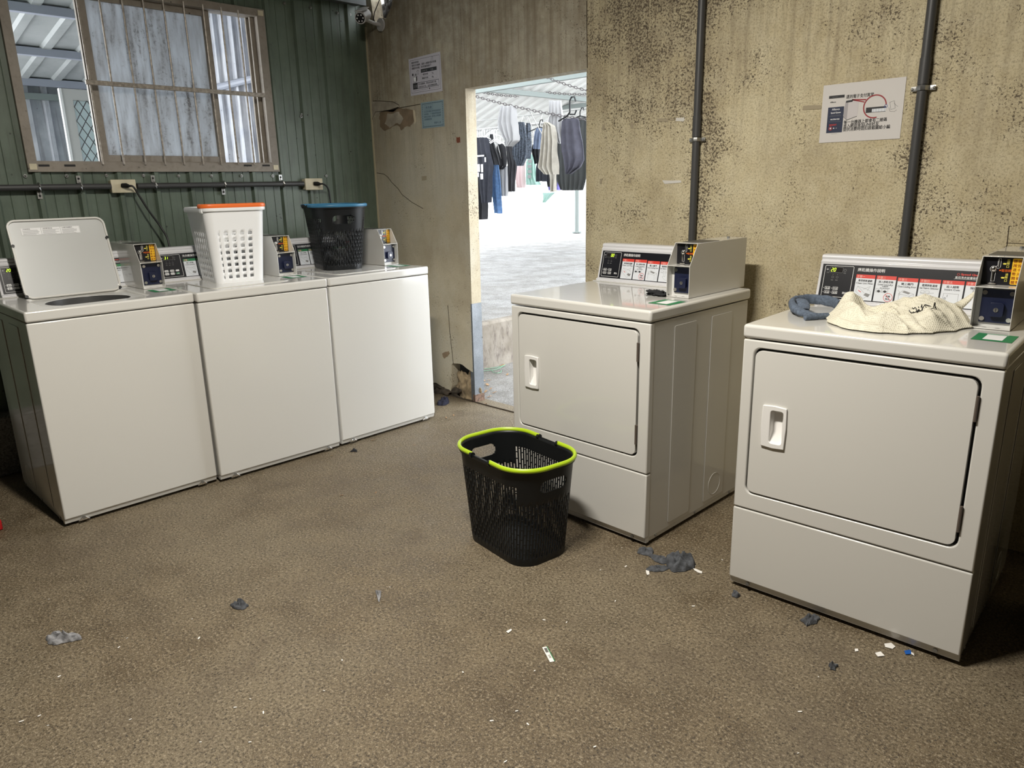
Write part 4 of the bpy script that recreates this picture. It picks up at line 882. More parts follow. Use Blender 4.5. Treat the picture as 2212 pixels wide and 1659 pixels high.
# ------------------------------------------------------------------ things lying on the dryers
def bag():
    out = [(.160, .25), (.185, .17), (.24, .105), (.30, .068), (.38, .072), (.44, .10), (.49, .15), (.53, .215), (.557, .30), (.54, .38), (.48, .42), (.40, .40), (.32, .385), (.25, .375), (.19, .345), (.165, .30)]
    cx, cy = .34, .245; na, nr = 128, 34
    def edge(q):
        a = q/(2*PI)*len(out); i = int(a) % len(out); t = a-int(a); t = t*t*(3-2*t); p, r = out[i], out[(i+1) % len(out)]
        return (p[0]*(1-t)+r[0]*t, p[1]*(1-t)+r[1]*t)
    def hgt(x, y, s_):
        g = lambda a, b_, sa, sb, th=0: math.exp(-(((x-a)*math.cos(th)+(y-b_)*math.sin(th))/sa)**2-((-(x-a)*math.sin(th)+(y-b_)*math.cos(th))/sb)**2)
        h = .078*g(.215, .285, .035, .075, .35)+.062*g(.43, .325, .115, .055, .1)+.040*g(.30, .16, .10, .035, -.25)+.03*g(.47, .22, .05, .05)-.022*g(.345, .215, .07, .02, .5)+.022*g(.52, .36, .02, .05)
        w = noise.noise(Vector((x*14+y*7, y*24-x*6, .5)))*.022+noise.noise(Vector((x*30, y*46-x*16, 2)))*.007
        q_ = abs(math.sin((x*20+y*62)+4*noise.noise(Vector((x*8, y*8, 0))))); fold = (1-q_)**3*.020*(1+noise.noise(Vector((x*12, y*12, 7))))
        e = (1-s_**6)
        return max(.004, (h+.016+w+fold)*e+.004)
    b = MB(); vs = [(cx, cy, hgt(cx, cy, 0))]
    for j in range(1, nr+1):
        s_ = j/nr
        for i in range(na):
            ex, ey = edge(2*PI*i/na); wob = 1+.03*math.sin(i*.7)*s_
            x = cx+(ex-cx)*s_*wob; y = cy+(ey-cy)*s_*wob; vs.append((x, y, hgt(x, y, s_)))
    for i in range(na):
        ex, ey = edge(2*PI*i/na); vs.append((cx+(ex-cx)*.97, cy+(ey-cy)*.97, 0))
    fs = [(0, 1+i, 1+(i+1) % na) for i in range(na)]
    for j in range(nr): fs += [(1+j*na+i, 1+(j+1)*na+i, 1+(j+1)*na+(i+1) % na, 1+j*na+(i+1) % na) for i in range(na)]
    fs.append([1+nr*na+i for i in range(na)][::-1]); b.add(vs, fs, M_MESH)
    root = thing('mesh_laundry_bag', 'crumpled cream mesh laundry bag lying on the right dryer', 'laundry bag', d2(0, 0), .0456)
    b.build('mesh_cloth', root, sub=1)
    b = MB(); b.tube([(.50, .36, .05), (.525, .385, .075), (.535, .40, .095)], [.02, .014, .003], M_MESH, 8, rb=[.012, .008, .003]); b.build('drawn_corner', root, sub=1)
    b = MB()
    def on_(p): return (p[0], p[1], hgt(p[0], p[1], .5)+.0045)
    S_ = [[(.395, .262), (.405, .255), (.415, .235), (.418, .205)], [(.40, .275), (.415, .262), (.425, .240), (.43, .205), (.418, .205)], [(.415, .28), (.43, .262), (.445, .245), (.455, .225), (.43, .205)],
          [(.43, .285), (.445, .285), (.458, .27), (.468, .25), (.455, .246)], [(.43, .240), (.436, .232), (.43, .225), (.424, .234), (.43, .240)]]
    for st_ in S_:
        pts = []
        for (a, c_), (d_, e_) in zip(st_[:-1], st_[1:]):
            for k in range(5): pts.append(on_((a+(d_-a)*k/5, c_+(e_-c_)*k/5)))
        pts.append(on_(st_[-1])); b.tube(pts, .0014, M_CORD, 5)
    o = b.build('drawn_lines', root); o['label'] = 'black hand-drawn squiggle'
bag()
root = thing('sock', 'blue grey sock curled on the right dryer beside the mesh bag', 'sock', d2(0, 0), .0456)
pts = [(.150, .400, .018), (.115, .445, .020), (.070, .470, .021), (.030, .462, .022), (.008, .425, .023), (.004, .375, .022), (.020, .320, .021), (.050, .262, .020), (.090, .215, .016), (.128, .200, .012), (.150, .215, .010)]
P_ = [Vector(p) for p in pts]; sm = []
for i in range(len(P_)-1):
    p0, p1, p2, p3 = P_[max(i-1, 0)], P_[i], P_[i+1], P_[min(i+2, len(P_)-1)]
    for k in range(6):
        q = k/6; sm.append(.5*((2*p1)+(-p0+p2)*q+(2*p0-5*p1+4*p2-p3)*q*q+(-p0+3*p1-3*p2+p3)*q**3))
sm.append(P_[-1]); n_ = len(sm)
b = MB(); b.tube(sm, [.009+.015*(i/n_)**3+.003*noise.noise(p*45) for i, p in enumerate(sm)], M_SOCK, 14, rb=[(.018+.004*noise.noise(p*55)) if i < n_*.6 else .018-.011*((i/n_-.6)/.4) for i, p in enumerate(sm)]); b.build('sock_leg', root, sub=1)
b = MB(); b.tube([(.125, .160, .010), (.150, .192, .011), (.172, .228, .010)], .009, M_SOCK, 10, rb=.010); b.build('cuff', root)
b = MB(); b.tube([(.035, .335, .035), (.06, .30, .042), (.085, .255, .032), (.10, .22, .022)], [.010, .020, .022, .014], M_SOCK, 10, rb=[.006, .008, .008, .006]); b.build('heel_fold', root, sub=1)
P = D1O+D1R @ Vector((.500, .322, HD)); lump('lint_clump', M_LINTB, P, (.042, .024, .013), 11, .5, spike=.4, label='black lint clump on the middle dryer beside its coin box', cat='lint')

# ------------------------------------------------------------------ lint, scraps on the floor
def fl(u, v): return at(u, v, 2, 0)
t = thing('lint_clump', 'large grey torn lint clump on floor in front of middle dryer', 'lint', fl(1450, 1222))
def sheetlump(pts, m, seed, h=.012):
    q = MB(); cx = sum(p[0] for p in pts)/len(pts); cy = sum(p[1] for p in pts)/len(pts); n = len(pts)*4; vs = [(cx, cy, h*1.6)]
    ed = []
    for i in range(n):
        a = i/4; k = int(a); tt = a-k; p, r = pts[k % len(pts)], pts[(k+1) % len(pts)]; ed.append((p[0]*(1-tt)+r[0]*tt+rnd.uniform(-1, 1)*.004, p[1]*(1-tt)+r[1]*tt+rnd.uniform(-1, 1)*.0025))
    for s_ in (.2, .4, .6, .78, .92, 1):
        for i, (x, y) in enumerate(ed):
            X, Y = cx+(x-cx)*s_, cy+(y-cy)*s_; hh = h*(1.5-s_*.8)*(1+1.5*noise.noise(Vector((X*70+seed, Y*70, 0)))+1.1*noise.noise(Vector((X*190, Y*190, seed)))) if s_ < 1 else .002
            vs.append((X, Y, max(.002, hh)))
    fs = [(0, 1+i, 1+(i+1) % n) for i in range(n)]
    for j in range(5): fs += [(1+j*n+i, 1+(j+1)*n+i, 1+(j+1)*n+(i+1) % n, 1+j*n+(i+1) % n) for i in range(n)]
    q.add(vs, fs, m); return q
def rel(px, o): return [((fl(u, v)-o).x, (fl(u, v)-o).y) for u, v in px]
O_ = fl(1450, 1222)
sheetlump(rel([(1400, 1202), (1410, 1200), (1436, 1204), (1442, 1215), (1434, 1220), (1416, 1214)], O_), M_LINT, 1, .008).build('torn_strip', t, sub=1)
sheetlump(rel([(1395, 1230), (1410, 1223), (1440, 1223), (1446, 1230), (1425, 1236), (1402, 1235)], O_), M_LINT, 2, .007).build('torn_strip', t, sub=1)
sheetlump(rel([(1437, 1205), (1462, 1206), (1492, 1208), (1502, 1216), (1500, 1228), (1478, 1236), (1452, 1237), (1440, 1224)], O_), M_LINT, 3, .026).build('crumpled_mass', t, sub=1)
def lint(px, m, lab, seed, h=.008, group=None):
    cu = sum(p[0] for p in px)/len(px); cv = sum(p[1] for p in px)/len(px); o_ = fl(cu, cv)
    q = sheetlump(rel(px, o_), m, seed, h); o = q.build('lint_clump', sub=1, loc=o_); tag(o, lab, 'lint', group)
lint([(1380, 1183), (1405, 1185), (1412, 1190), (1411, 1199), (1394, 1201), (1376, 1196)], M_LINT, 'dark grey lint patch under the near corner of the middle dryer', 4, .008)
lint([(100, 1380), (112, 1372), (140, 1371), (176, 1374), (176, 1382), (150, 1388), (120, 1395), (103, 1392)], M_LINTP, 'long pale grey lint roll on the floor at far left', 5, .014)
lint([(496, 1307), (512, 1302), (530, 1305), (539, 1311), (522, 1318), (506, 1316)], M_LINT, 'dark grey lint clump on floor in front of the washers', 6, .012)
lint([(812, 1278), (824, 1276), (824, 1288), (819, 1303), (814, 1290)], M_LINTP, 'thin pale lint sliver on the floor left of the lime basket', 7, .006)
lint([(1582, 1281), (1592, 1279), (1599, 1288), (1590, 1292), (1581, 1289)], M_LINT, 'small dark lint bit near the left foot of the right dryer', 8, .010)
lint([(1727, 1341), (1745, 1332), (1760, 1328), (1774, 1338), (1764, 1348), (1748, 1350), (1742, 1356), (1736, 1346)], M_LINT, 'spiky dark lint clump in front of the right dryer base', 9, .012)
lint([(1790, 1440), (1800, 1434), (1810, 1440), (1803, 1449), (1792, 1447)], M_LINT, 'dark purple grey lint bit on floor below the white scraps', 10, .010)
lint([(757, 977), (762, 971), (771, 972), (772, 978), (764, 976)], M_LINTB, 'black curl of lint on floor before the rightmost washer', 12, .007)
lint([(944, 876), (948, 866), (960, 861), (970, 866), (971, 872), (958, 877)], mat('navy_cloth', (.012, .013, .028), .95), 'dark navy rag on the floor between rightmost washer and doorway', 13, .02)
def scrap(px, m, name, lab, cat, group=None, h=.0015):
    o_ = fl(sum(p[0] for p in px)/len(px), sum(p[1] for p in px)/len(px)); r_ = rel(px, o_)
    q = MB(); q.flat(r_, [], lambda u, v, w: (u, v, h+.0012+w+.004*noise.noise(Vector((u*80, v*80, 3)))**2), m, .0008); o = q.build(name, smooth=False, loc=o_); tag(o, lab, cat, group)
scrap([(1910, 1392), (1925, 1390), (1934, 1398), (1928, 1403), (1912, 1399)], M_CHIP, 'paper_scrap', 'crumpled white paper scrap nearest the right dryer base', 'paper scrap')
scrap([(1890, 1412), (1902, 1409), (1911, 1418), (1896, 1420)], M_CHIP, 'paper_scrap', 'pointed white paper scrap left of the blue plastic bit', 'paper scrap')
scrap([(1846, 1403), (1853, 1403), (1854, 1408), (1847, 1409)], M_CHIP, 'paper_scrap', 'small square white scrap leftmost of those by the right dryer', 'paper scrap')
scrap([(1953, 1407), (1966, 1405), (1970, 1414), (1956, 1415)], M_BLUECHIP, 'plastic_scrap', 'small bright blue plastic scrap by the right dryer base', 'plastic scrap')
scrap([(1968, 1410), (1973, 1413), (1975, 1418), (1968, 1415)], M_CHIP, 'paper_scrap', 'tiny white scrap touching the blue plastic bit', 'paper scrap')
scrap([(1395, 1233), (1402, 1235), (1403, 1242), (1398, 1244), (1396, 1240)], M_CHIP, 'paper_scrap', 'white bent scrap at the left tip of the large lint clump', 'paper scrap')
scrap([(1497, 1229), (1503, 1230), (1517, 1236), (1516, 1240), (1508, 1238), (1500, 1233)], M_CHIP, 'paper_scrap', 'long white scrap right of the large lint clump', 'paper scrap')
scrap([(1093, 1366), (1104, 1360), (1106, 1363), (1098, 1369)], M_CHIP, 'paper_scrap', 'small white scrap left of the printed slip on the floor', 'paper scrap')
# printed slip with barcode-like print
o_ = fl(1185, 1414); e1 = (fl(1173, 1398)-fl(1190, 1430)); ln = e1.length; e1.normalize(); e2 = Vector((-e1.y, e1.x, 0))
P = PR(lambda u, v, w: (o_.x+e1.x*u+e2.x*v, o_.y+e1.y*u+e2.y*v, .0016+w)); P.rect(-ln/2, ln/2, -.008, .008, M_CHIP, 0); P.rect(-ln/2, ln/2, -.008, -.0055, M_PGREEN, 1)
for k in range(14): P.rect(ln*.12+k*.0016, ln*.12+k*.0016+.0009, -.004, .005, M_PBLACK, 1)
P.text('38元', -.02, -.003, .009, M_PBLACK, 1, bold=.03); tag(P.build('printed_slip'), 'narrow white printed paper slip with green edge on floor', 'paper slip')
chips = [(1343, 1184), (1352, 1224), (1297, 1232), (1329, 1299), (1175, 1340), (1000, 1453), (1062, 1558), (1116, 1537), (1092, 1646), (1768, 1463), (1728, 1538), (1724, 1628), (1500, 1223), (433, 1604), (430, 1379), (415, 1338), (257, 1399), (275, 1379), (128, 1462), (85, 1547), (104, 1568), (282, 1555), (541, 1511), (540, 1604), (739, 1427), (700, 1493), (569, 1540), (508, 1529), (842, 1269), (106, 1295), (46, 1559), (1140, 1565), (1285, 1614), (1155, 1450), (1224, 1345), (1560, 1210), (1498, 1310), (1608, 1078), (1612, 1092)]
proto = None
for i, (u, v) in enumerate(chips):
    if proto is None:
        q = MB(); pg = [(.0060*math.cos(2*PI*k/7)*(1+.35*math.sin(k*2.2)), .0042*math.sin(2*PI*k/7)*(1+.3*math.cos(k*1.7))) for k in range(7)]
        q.flat(pg, [], lambda a, c_, w: (a, c_, .0022+w+a*.1), M_CHIP, .0012); proto = q.build('white_chip', smooth=False)
        o = proto; tag(o, 'tiny white chip lying on the open brown concrete floor', 'chip', 'tiny white chips scattered over the floor')
    else: o = proto.copy(); C.objects.link(o)
    o.location = fl(u, v); o.rotation_euler.z = rnd.uniform(0, 6); s_ = rnd.uniform(.45, .95); o.scale = (s_, s_*rnd.uniform(.6, 1), 1)
pl = None
for i, (u, v) in enumerate([(806, 952), (716, 985), (697, 962), (863, 924), (884, 919), (964, 903), (972, 907), (540, 1008), (812, 1065), (738, 1071), (895, 962), (980, 898)]):
    if pl is None:
        q = MB(); q.flat([(-.016, 0), (-.006, .007), (.008, .006), (.018, 0), (.006, -.006), (-.007, -.005)], [], lambda a, c_, w: (a, c_, .006+w+.004*math.sin(a*150)), M_LEAF, .0008); pl = q.build('dry_leaf', smooth=False)
        o = pl; tag(o, 'small dry leaf bit on the floor near the washer bases', 'leaf', 'dry leaf bits near the washers')
    else: o = pl.copy(); C.objects.link(o)
    o.location = fl(u, v); o.rotation_euler.z = rnd.uniform(0, 6); s_ = rnd.uniform(.45, .8); o.scale = (s_, s_, s_)
ol = None
for (u, v) in ((1046, 823), (1053, 832), (1060, 841), (1049, 847), (1050, 873), (1068, 849), (1096, 810), (1057, 858), (1085, 790), (1057, 822)):
    if ol is None:
        ol = pl.copy(); C.objects.link(ol); o = ol; o['label'] = 'pale dry leaf on the concrete just outside the doorway'; o['group'] = 'leaves outside the doorway'
    else: o = ol.copy(); C.objects.link(o)
    o.location = fl(u, v); o.rotation_euler.z = rnd.uniform(0, 6); s_ = rnd.uniform(.8, 1.6); o.scale = (s_, s_, 1)
b = MB(); b.tube([tuple(fl(u, v)+Vector((0, 0, .004))) for u, v in ((1040, 798), (1055, 797), (1072, 795), (1090, 790))], .0022, M_ROPE, 5); b.tube([tuple(fl(u, v)+Vector((0, 0, .005))) for u, v in ((1040, 803), (1060, 801), (1070, 800), (1080, 796), (1092, 789))], .0022, M_ROPE, 5)
b.tube([tuple(fl(u, v)+Vector((0, 0, .004))) for u, v in ((1062, 801), (1067, 806), (1075, 807), (1082, 805), (1083, 801))], .0022, M_ROPE, 5); tag(b.build('twine'), 'tangled green twine on the ground outside the doorway', 'twine')
# dim things at the edges
t = thing('storage_box', 'black plastic box in the shadow right of the right dryer', 'box', (4.20, -.47, 0), .05)
b = MB(); q = [(-.19, -.13), (.19, -.13), (.19, .13), (-.19, .13)]; n = 4
b.add([(x*.9, y*.9, 0) for x, y in q]+[(x, y, .27) for x, y in q], [(3, 2, 1, 0), (4, 5, 6, 7)]+[(i, (i+1) % 4, 4+(i+1) % 4, 4+i) for i in range(4)], M_BLACK); b.build('bin', t, bevel=.012)
b = MB(); b.box(-.20, .20, -.14, .14, .27, .30, M_BLACK); b.build('box_lid', t, bevel=.008)
P = fl(-6, 1146); b = MB(); b.box(-.03, .012, -.02, .02, 0, .045, M_RED); tag(b.build('red_plug', bevel=.006, loc=P), 'small red plastic object on the floor at the left edge', 'plastic object')

# ------------------------------------------------------------------ notices on the wall
wy = lambda x0, z0: (lambda u, v, w: (x0+u, -.0022-w, z0+v))
P = PR(wy(3.036, 1.482)); Wp, Hp = .299, .213; P.mb.flat([(0, 0), (Wp, 0), (Wp, Hp), (0, Hp)], [], P.F(0), M_POSTER, .0012)
sx, sz = Wp/1245., Hp/900.
def pp(u, v):   # poster drawing units: pixels of the 2212 wide close-up, straightened
    return ((u-230-(1160-v)*-.0)*sx*.985, (1165-v)*sz)
def px_(u, v):
    # straighten the close-up: left edge runs (275,310)-(200,1165), right edge (1515,180)-(1415,1100)
    tv = (v-310)/855.; xl = 275-75*tv; yl = v
    a = (u-275+75*((v-240)/880.))/1235.; a = max(0, min(1, a)); topv = 310-130*a; botv = 1165-65*a
    return (a*Wp, (botv-v)/(botv-topv)*Hp)
def pr_(u0, v0, u1, v1): (x0, y0), (x1, y1) = px_(u0, v1), px_(u1, v0); return x0, x1, y0, y1
P.rect(*pr_(355, 440, 605, 505), M_PBLACK, 1); P.text('Alliance', .030, .1465, .007, M_PBLACK, 1, slant=.2, bold=.03); P.line([(.037, .1665), (.060, .1665)], .0007, M_PGREY, 2)
P.rect(.025, .0860, .0355, .1300, M_PNAVY, 1); P.text('Alliance', .040, .1185, .0095, M_PWHITE, 2, slant=.0); P.text('Speed Queen', .0370, .1070, .0070, M_PWHITE, 2, bold=.03); P.line([(.036, .1005), (.074, .1005)], .0006, M_PGREY, 2); P.line([(.032, .0965), (.078, .0965)], .0006, M_PGREY, 2)
P.text('04-2708-9225', .0375, .0830, .0062, M_PWHITE, 2, bold=.03); P.line([(.032, .0765), (.078, .0765)], .0006, M_PGREY, 2); P.text('聯絡我們', .035, .0620, .0070, M_PRED, 2); P.ring(.0405, .0520, .0062, .0013, M_PRED, 3, n=18); P.disc(.0405, .0520, .003, M_PWHITE, 2); P.disc(.053, .052, .0022, M_PWHITE, 2); P.disc(.063, .052, .0022, M_PGREY, 2); P.line([(.045, .0315), (.067, .0315)], .0009, M_PGREY, 1)
P.text('遇到電子支付異常', .0905, .1575, .0150, M_PBLACK, 1, width=.100, bold=.02)
P.poly([(.090, .147), (.103, .153), (.140, .148), (.138, .092), (.100, .080), (.085, .095)], mat('print_pale_machine', (.55, .52, .52), .6), 1); P.poly([(.090, .147), (.100, .140), (.100, .080), (.085, .095)], mat('print_mid_machine', (.36, .34, .35), .6), 2); P.line([(.084, .094), (.100, .079), (.137, .090)], .0012, M_PBLACK, 3); P.poly([(.092, .149), (.116, .151), (.116, .144), (.092, .142)], M_PBLACK, 3)
P.ring(.199, .120, .040, .0042, M_PDRED, 3, 5, 285, 40); P.line([(.113, .151), (.165, .147)], .0042, M_PDRED, 3); P.line([(.113, .151), (.160, .139)], .0036, M_PDRED, 3)
P.rect(.168, .239, .099, .118, M_PBLACK, 1); P.rect(.190, .239, .1005, .1115, M_PCARD, 2)
for k in range(5): P.line([(.195+k*.010, .1005), (.195+k*.010, .1115)], .0006, M_PGREY, 3)
P.ring(.2385, .118, .0052, .0012, M_PBLUE, 3, n=16)
P.line([(.251, .130), (.266, .134), (.272, .108), (.257, .104), (.251, .130)], .0008, M_PBLACK, 1); P.line([(.266, .126), (.274, .117), (.281, .113)], .0008, M_PBLACK, 1); P.line([(.249, .112), (.255, .098), (.270, .096), (.278, .102)], .0008, M_PBLACK, 1)
P.text('每一台機器上都會有二維碼', .0895, .0655, .0150, M_PBLACK, 1, width=.157, bold=.02); P.text('進入網頁後加LINE好友', .0895, .0525, .0150, M_PBLACK, 1, width=.130, bold=.02); P.text('提供消費時間扣款截圖給小編', .0890, .0390, .0155, M_PBLACK, 1, width=.171, bold=.02)
tag(P.build('notice_poster'), 'white notice with red circle drawing on the yellow wall', 'poster')

P = PR(wy(.444, 1.900)); Wp, Hp = .306, .212
P.mb.flat([(0, 0), (Wp, 0), (Wp-.006, Hp+.006), (-.004, Hp)], [], P.F(0), M_SIGN, .0012); P.frame(.010, .292, .014, .202, .0014, M_PBLACK, 1)
P.text('親愛的使用者', .024, .182, .013, M_PBLACK, 1, width=.070, bold=.03); P.text('使用洗衣機時，請放入適量的洗衣粉量', .024, .166, .013, M_PBLACK, 1, width=.235, bold=.03); P.text('建議洗衣份量，洗衣粉量建議如下', .024, .150, .013, M_PBLACK, 1, width=.190, bold=.03)
P.rect(.112, .262, .122, .142, M_PBLACK, 1); P.text('洗衣粉種類', .118, .127, .011, M_PGREY, 2); P.text('用 量', .205, .127, .011, M_PGREY, 2)
P.line([(.112, .100), (.262, .100)], .0007, M_PGREY, 1); P.line([(.112, .079), (.262, .079)], .0007, M_PGREY, 1); P.line([(.112, .122), (.112, .079)], .0007, M_PGREY, 1); P.line([(.262, .122), (.262, .079)], .0007, M_PGREY, 1)
P.text('一般洗衣粉', .120, .106, .012, M_PBLACK, 1, bold=.03); P.text('75g', .213, .106, .012, M_PBLACK, 1); P.text('濃縮洗衣粉', .120, .085, .012, M_PBLACK, 1, bold=.03); P.text('38g', .213, .085, .012, M_PBLACK, 1)
P.frame(.028, .278, .034, .070, .0022, M_PBLACK, 1); P.rect(.028, .074, .034, .070, M_PBLACK, 1); P.text('注意', .034, .044, .019, M_PGREY, 2); P.text('洗衣過量時，會造成溢泡之虞，', .080, .055, .0115, M_PBLACK, 1, width=.175, bold=.03); P.text('以致洗淨不良，並造成機器損壞。', .080, .039, .0115, M_PBLACK, 1, width=.185, bold=.03)
P.poly([(.038, .078), (.060, .076), (.062, .104), (.036, .106)], M_PWHITE, 1); P.line([(.038, .078), (.062, .075), (.064, .104), (.036, .106), (.038, .078)], .002, M_PBLACK, 2); P.poly([(.062, .076), (.072, .084), (.072, .112), (.064, .104)], M_PBLACK, 1); P.poly([(.048, .110), (.070, .112), (.066, .124), (.052, .122)], M_PGREY, 1); P.rect(.026, .038, .112, .126, M_PBLACK, 1)
P.line([(.070, .134), (.078, .140), (.082, .137), (.086, .141), (.092, .134), (.088, .130), (.088, .118), (.076, .118), (.076, .131), (.070, .134)], .0015, M_PBLACK, 1)
P.line([(.206, .162), (.222, .202), (.232, .196), (.224, .172), (.216, .168)], .0016, M_PBLACK, 2); P.poly([(.188, .020), (.194, .026), (.188, .032), (.182, .026)], M_PBLACK, 1); P.line([(.03, .026), (.175, .026)], .001, M_PBLACK, 1); P.line([(.20, .026), (.28, .026)], .0016, M_PGREY, 1)
tag(P.build('notice_sign'), 'pale rectangular detergent notice framed in black, above the blue one', 'sign')
P = PR(wy(.541, 1.700)); Wp, Hp = .214, .152; P.mb.flat([(0, 0), (Wp, 0), (Wp, Hp), (-.003, Hp)], [], P.F(0), M_SIGNB, .0012)
MN = mat('print_dark_blue', (.015, .05, .08), .6)
for k in range(22):
    for yy in (.009, .142): P.disc(.012+k*.0091, yy, .0032, MN, 1, 6)
for k in range(12):
    for xx in (.012, .203): P.disc(xx, .018+k*.0105, .0030, MN, 1, 6)
P.frame(.030, .112, .106, .134, .001, MN, 1); P.text('洗衣處', .040, .113, .016, MN, 1, width=.062)
for k, s_ in enumerate(('本公司所有機器 請依照使用說明操作', '如有故障，一律請通知管理員處理', '請勿自行拆修，請勿投入其他硬幣', '以免機器故障。')): P.text(s_, .026, .092-.015*k, .0115, MN, 1, width=(.160, .160, .160, .075)[k])
P.text('管理中心 啟', .120, .022, .012, MN, 1); tag(P.build('notice_sign'), 'small light blue notice with dotted border on the yellow wall', 'sign')

# ------------------------------------------------------------------ bullet camera in the top corner
t = thing('security_camera', 'white round-faced security camera mounted in the top corner', 'security camera', (.19, -.006, 2.345))
Pf = at(778, 39, 1, -.22); o_ = Vector((.19, -.006, 2.345)); f0 = Pf-o_; fd = Vector((.55, -.75, -.36)).normalized()
WH = mat('camera_white', (.50, .49, .48), .4)
b = MB(); b.cyl((0, 0, 0), (0, -.012, 0), .035, WH, 20); b.build('mount_base', t, bevel=.003)
b = MB(); b.tube([(0, -.01, 0), (-.01, -.05, .005), tuple(f0-fd*.05+Vector((0, 0, -.01)))], .011, WH, 10); b.build('arm', t)
b = MB(); b.tube([f0-fd*.13, f0-fd*.125, f0-fd*.005, f0], [.024, .033, .035, .034], WH, 24); bd = b.build('camera_body', t)
b = MB(); b.tube([f0+fd*.0005, f0+fd*.002], .028, M_BLACK, 24); b.build('lens_plate', bd)
sx_ = fd.cross(Vector((0, 0, 1))).normalized(); sz_ = sx_.cross(fd)
for k in range(6):
    b = MB(); q = f0+fd*.003+sx_*.019*math.cos(PI*k/3)+sz_*.019*math.sin(PI*k/3); b.ball(q, .0048, M_PWHITE, seg=8); b.build('led', bd)
b = MB(); b.tube([f0-fd*.12+sz_*.038, f0+fd*.01+sz_*.040], .030, WH, 10, rb=.0035); b.build('sun_hood', bd)
b = MB(); b.tube([(.10, -.004, 2.375), (.14, -.02, 2.42), (.20, -.02, 2.48), (.22, 0, 2.6)], .003, M_CORD, 6); tag(b.build('loose_wire'), 'thin black wire hanging in the broken top corner', 'wire')
lump('torn_sheet_and_shade', mat('dark_sheet_and_shade', (.05, .045, .04), .9), (.13, .115, 2.44), (.085, .012, .085), 21, .5, flat=False, label='dark torn sheet and painted shade in the gap beside the security camera', cat='sheet')  # torn fragments, enlarged as a dark stand-in for the corner's shadow

# ------------------------------------------------------------------ covered drying yard beyond the doorway
# roof of pale sheets falling towards -x, with one translucent strip, on trusses
def rz_(x): return 2.62+.36*(x+3.9)
def roof(y0, y1, m, name, x0=-6.2, x1=2.5):
    q = MB(); p = []; y = y0
    while y < y1-.01:
        p += [(y, 0), (y+.12, 0), (y+.14, -.03), (y+.18, -.03)]; y += .2
    p.append((y1, 0)); n = len(p); q.add([(x0, a, rz_(x0)+c) for a, c in p]+[(x1, a, rz_(x1)+c) for a, c in p], [(i, i+1, n+i+1, n+i) for i in range(n-1)], m)
    return tag(q.build(name, smooth=False), kind='structure')
roof(.3, 3.0, M_ROOFW, 'ceiling_yard'); roof(3.0, 3.9, M_SKYL, 'ceiling_yard_skylight'); roof(3.9, 9.5, M_ROOFW, 'ceiling_yard')
for i, y in enumerate((4.0, 6.6, 9.2)):
    t = thing('roof_truss', ('nearest', 'middle', 'farthest')[i]+' grey steel truss under the white yard roof', 'roof truss', (-1.9, y, 2.6), group='trusses under the yard roof')
    b = MB(); b.box(-4.2, 3.9, -.03, .03, -.06, .0, M_TRUSS); b.build('bottom_chord', t, smooth=False)
    b = MB(); b.prism([(-4.0, -.05), (3.9, -.05+.36*7.9), (3.9, .02+.36*7.9), (-4.0, .02)], -.03, .03, M_TRUSS, 'y'); b.build('rafter', t, smooth=False)
    b = MB()
    for x in (-2.5, -1.2, .1): b.box(x-.02, x+.02, -.02, .02, -.05, .36*(x+2.0)+.70, M_TRUSS)
    b.build('strut', t, smooth=False)
for i, x in enumerate((-3.6, -2.0, -.6)):
    b = MB(); b.box(x-.03, x+.03, .3, 9.5, rz_(x)-.10, rz_(x)-.035, M_TRUSS); tag(b.build('trim_%d' % (10+i), smooth=False), kind='structure')
t = thing('steel_post', 'thin grey post standing in the bright yard', 'post', tuple(at(1246, 503, 1, 9.2)), 0)
b = MB(); b.cyl((0, 0, 0), (0, 0, 1.05), .045, M_TRUSS, 10); b.build('post', t)
b = MB(); b.cyl((0, 0, .0), (0, 0, .03), .10, M_TRUSS, 10); b.build('post_base', t)
b = MB(); b.box(-16, 3, 19.5, 19.7, .352, 1.5, M_FENCE); tag(b.build('wall_yard_far', smooth=False), kind='structure')

# chains the washing hangs from
def chain(pa, pb, ya, yb, lab, sag=.03, r=.016, wr=.0042):
    A, B = at(pa[0], pa[1], 1, ya), at(pb[0], pb[1], 1, yb); L = (B-A).length; n = int(L/(r*2.6)); t = MB()
    for k in range(n):
        q = (k+.5)/n; c = A.lerp(B, q); c.z -= sag*4*q*(1-q); d = (B-A).normalized(); s_ = Vector((0, 0, 1)) if k % 2 else d.cross(Vector((0, 0, 1))).normalized()
        t.tube([c+d*r*1.6*math.cos(2*PI*j/10)+s_*r*.75*math.sin(2*PI*j/10) for j in range(10)], wr, M_CHAIN, 5, closed=True)
    tag(t.build('chain'), lab, 'chain', 'chains strung across the yard')
chain((1000, 200), (1300, 263), 2.6, 2.6, 'sagging chain strung across the doorway view holding the washing')
chain((1160, 158), (1300, 203), 3.3, 3.3, 'upper chain rising to the left at the doorway top right', .02)
chain((1020, 194), (1120, 208), 4.2, 4.2, 'short chain at the top left of the doorway view', .02)
chain((1180, 199), (1300, 201), 4.6, 4.6, 'level chain behind the upper chain at right', .02)
b = MB(); A = at(1020, 281, 1, 4.1); b.cyl((A.x-.5, 4.1, A.z), (at(1210, 262, 1, 4.1).x, 4.1, A.z), .014, M_STEEL, 8); tag(b.build('clothes_rail'), 'steel clothes rail carrying the dark shirts at left', 'rail')
b = MB(); b.tube([(at(1020, 283, 1, 4.8).x-.5, 4.8, at(1020, 283, 1, 4.8).z), (at(1300, 262, 1, 4.8).x, 4.8, at(1020, 283, 1, 4.8).z)], .014, M_STEEL, 8); tag(b.build('clothes_rail'), 'farther steel clothes rail behind the dark shirts', 'rail')

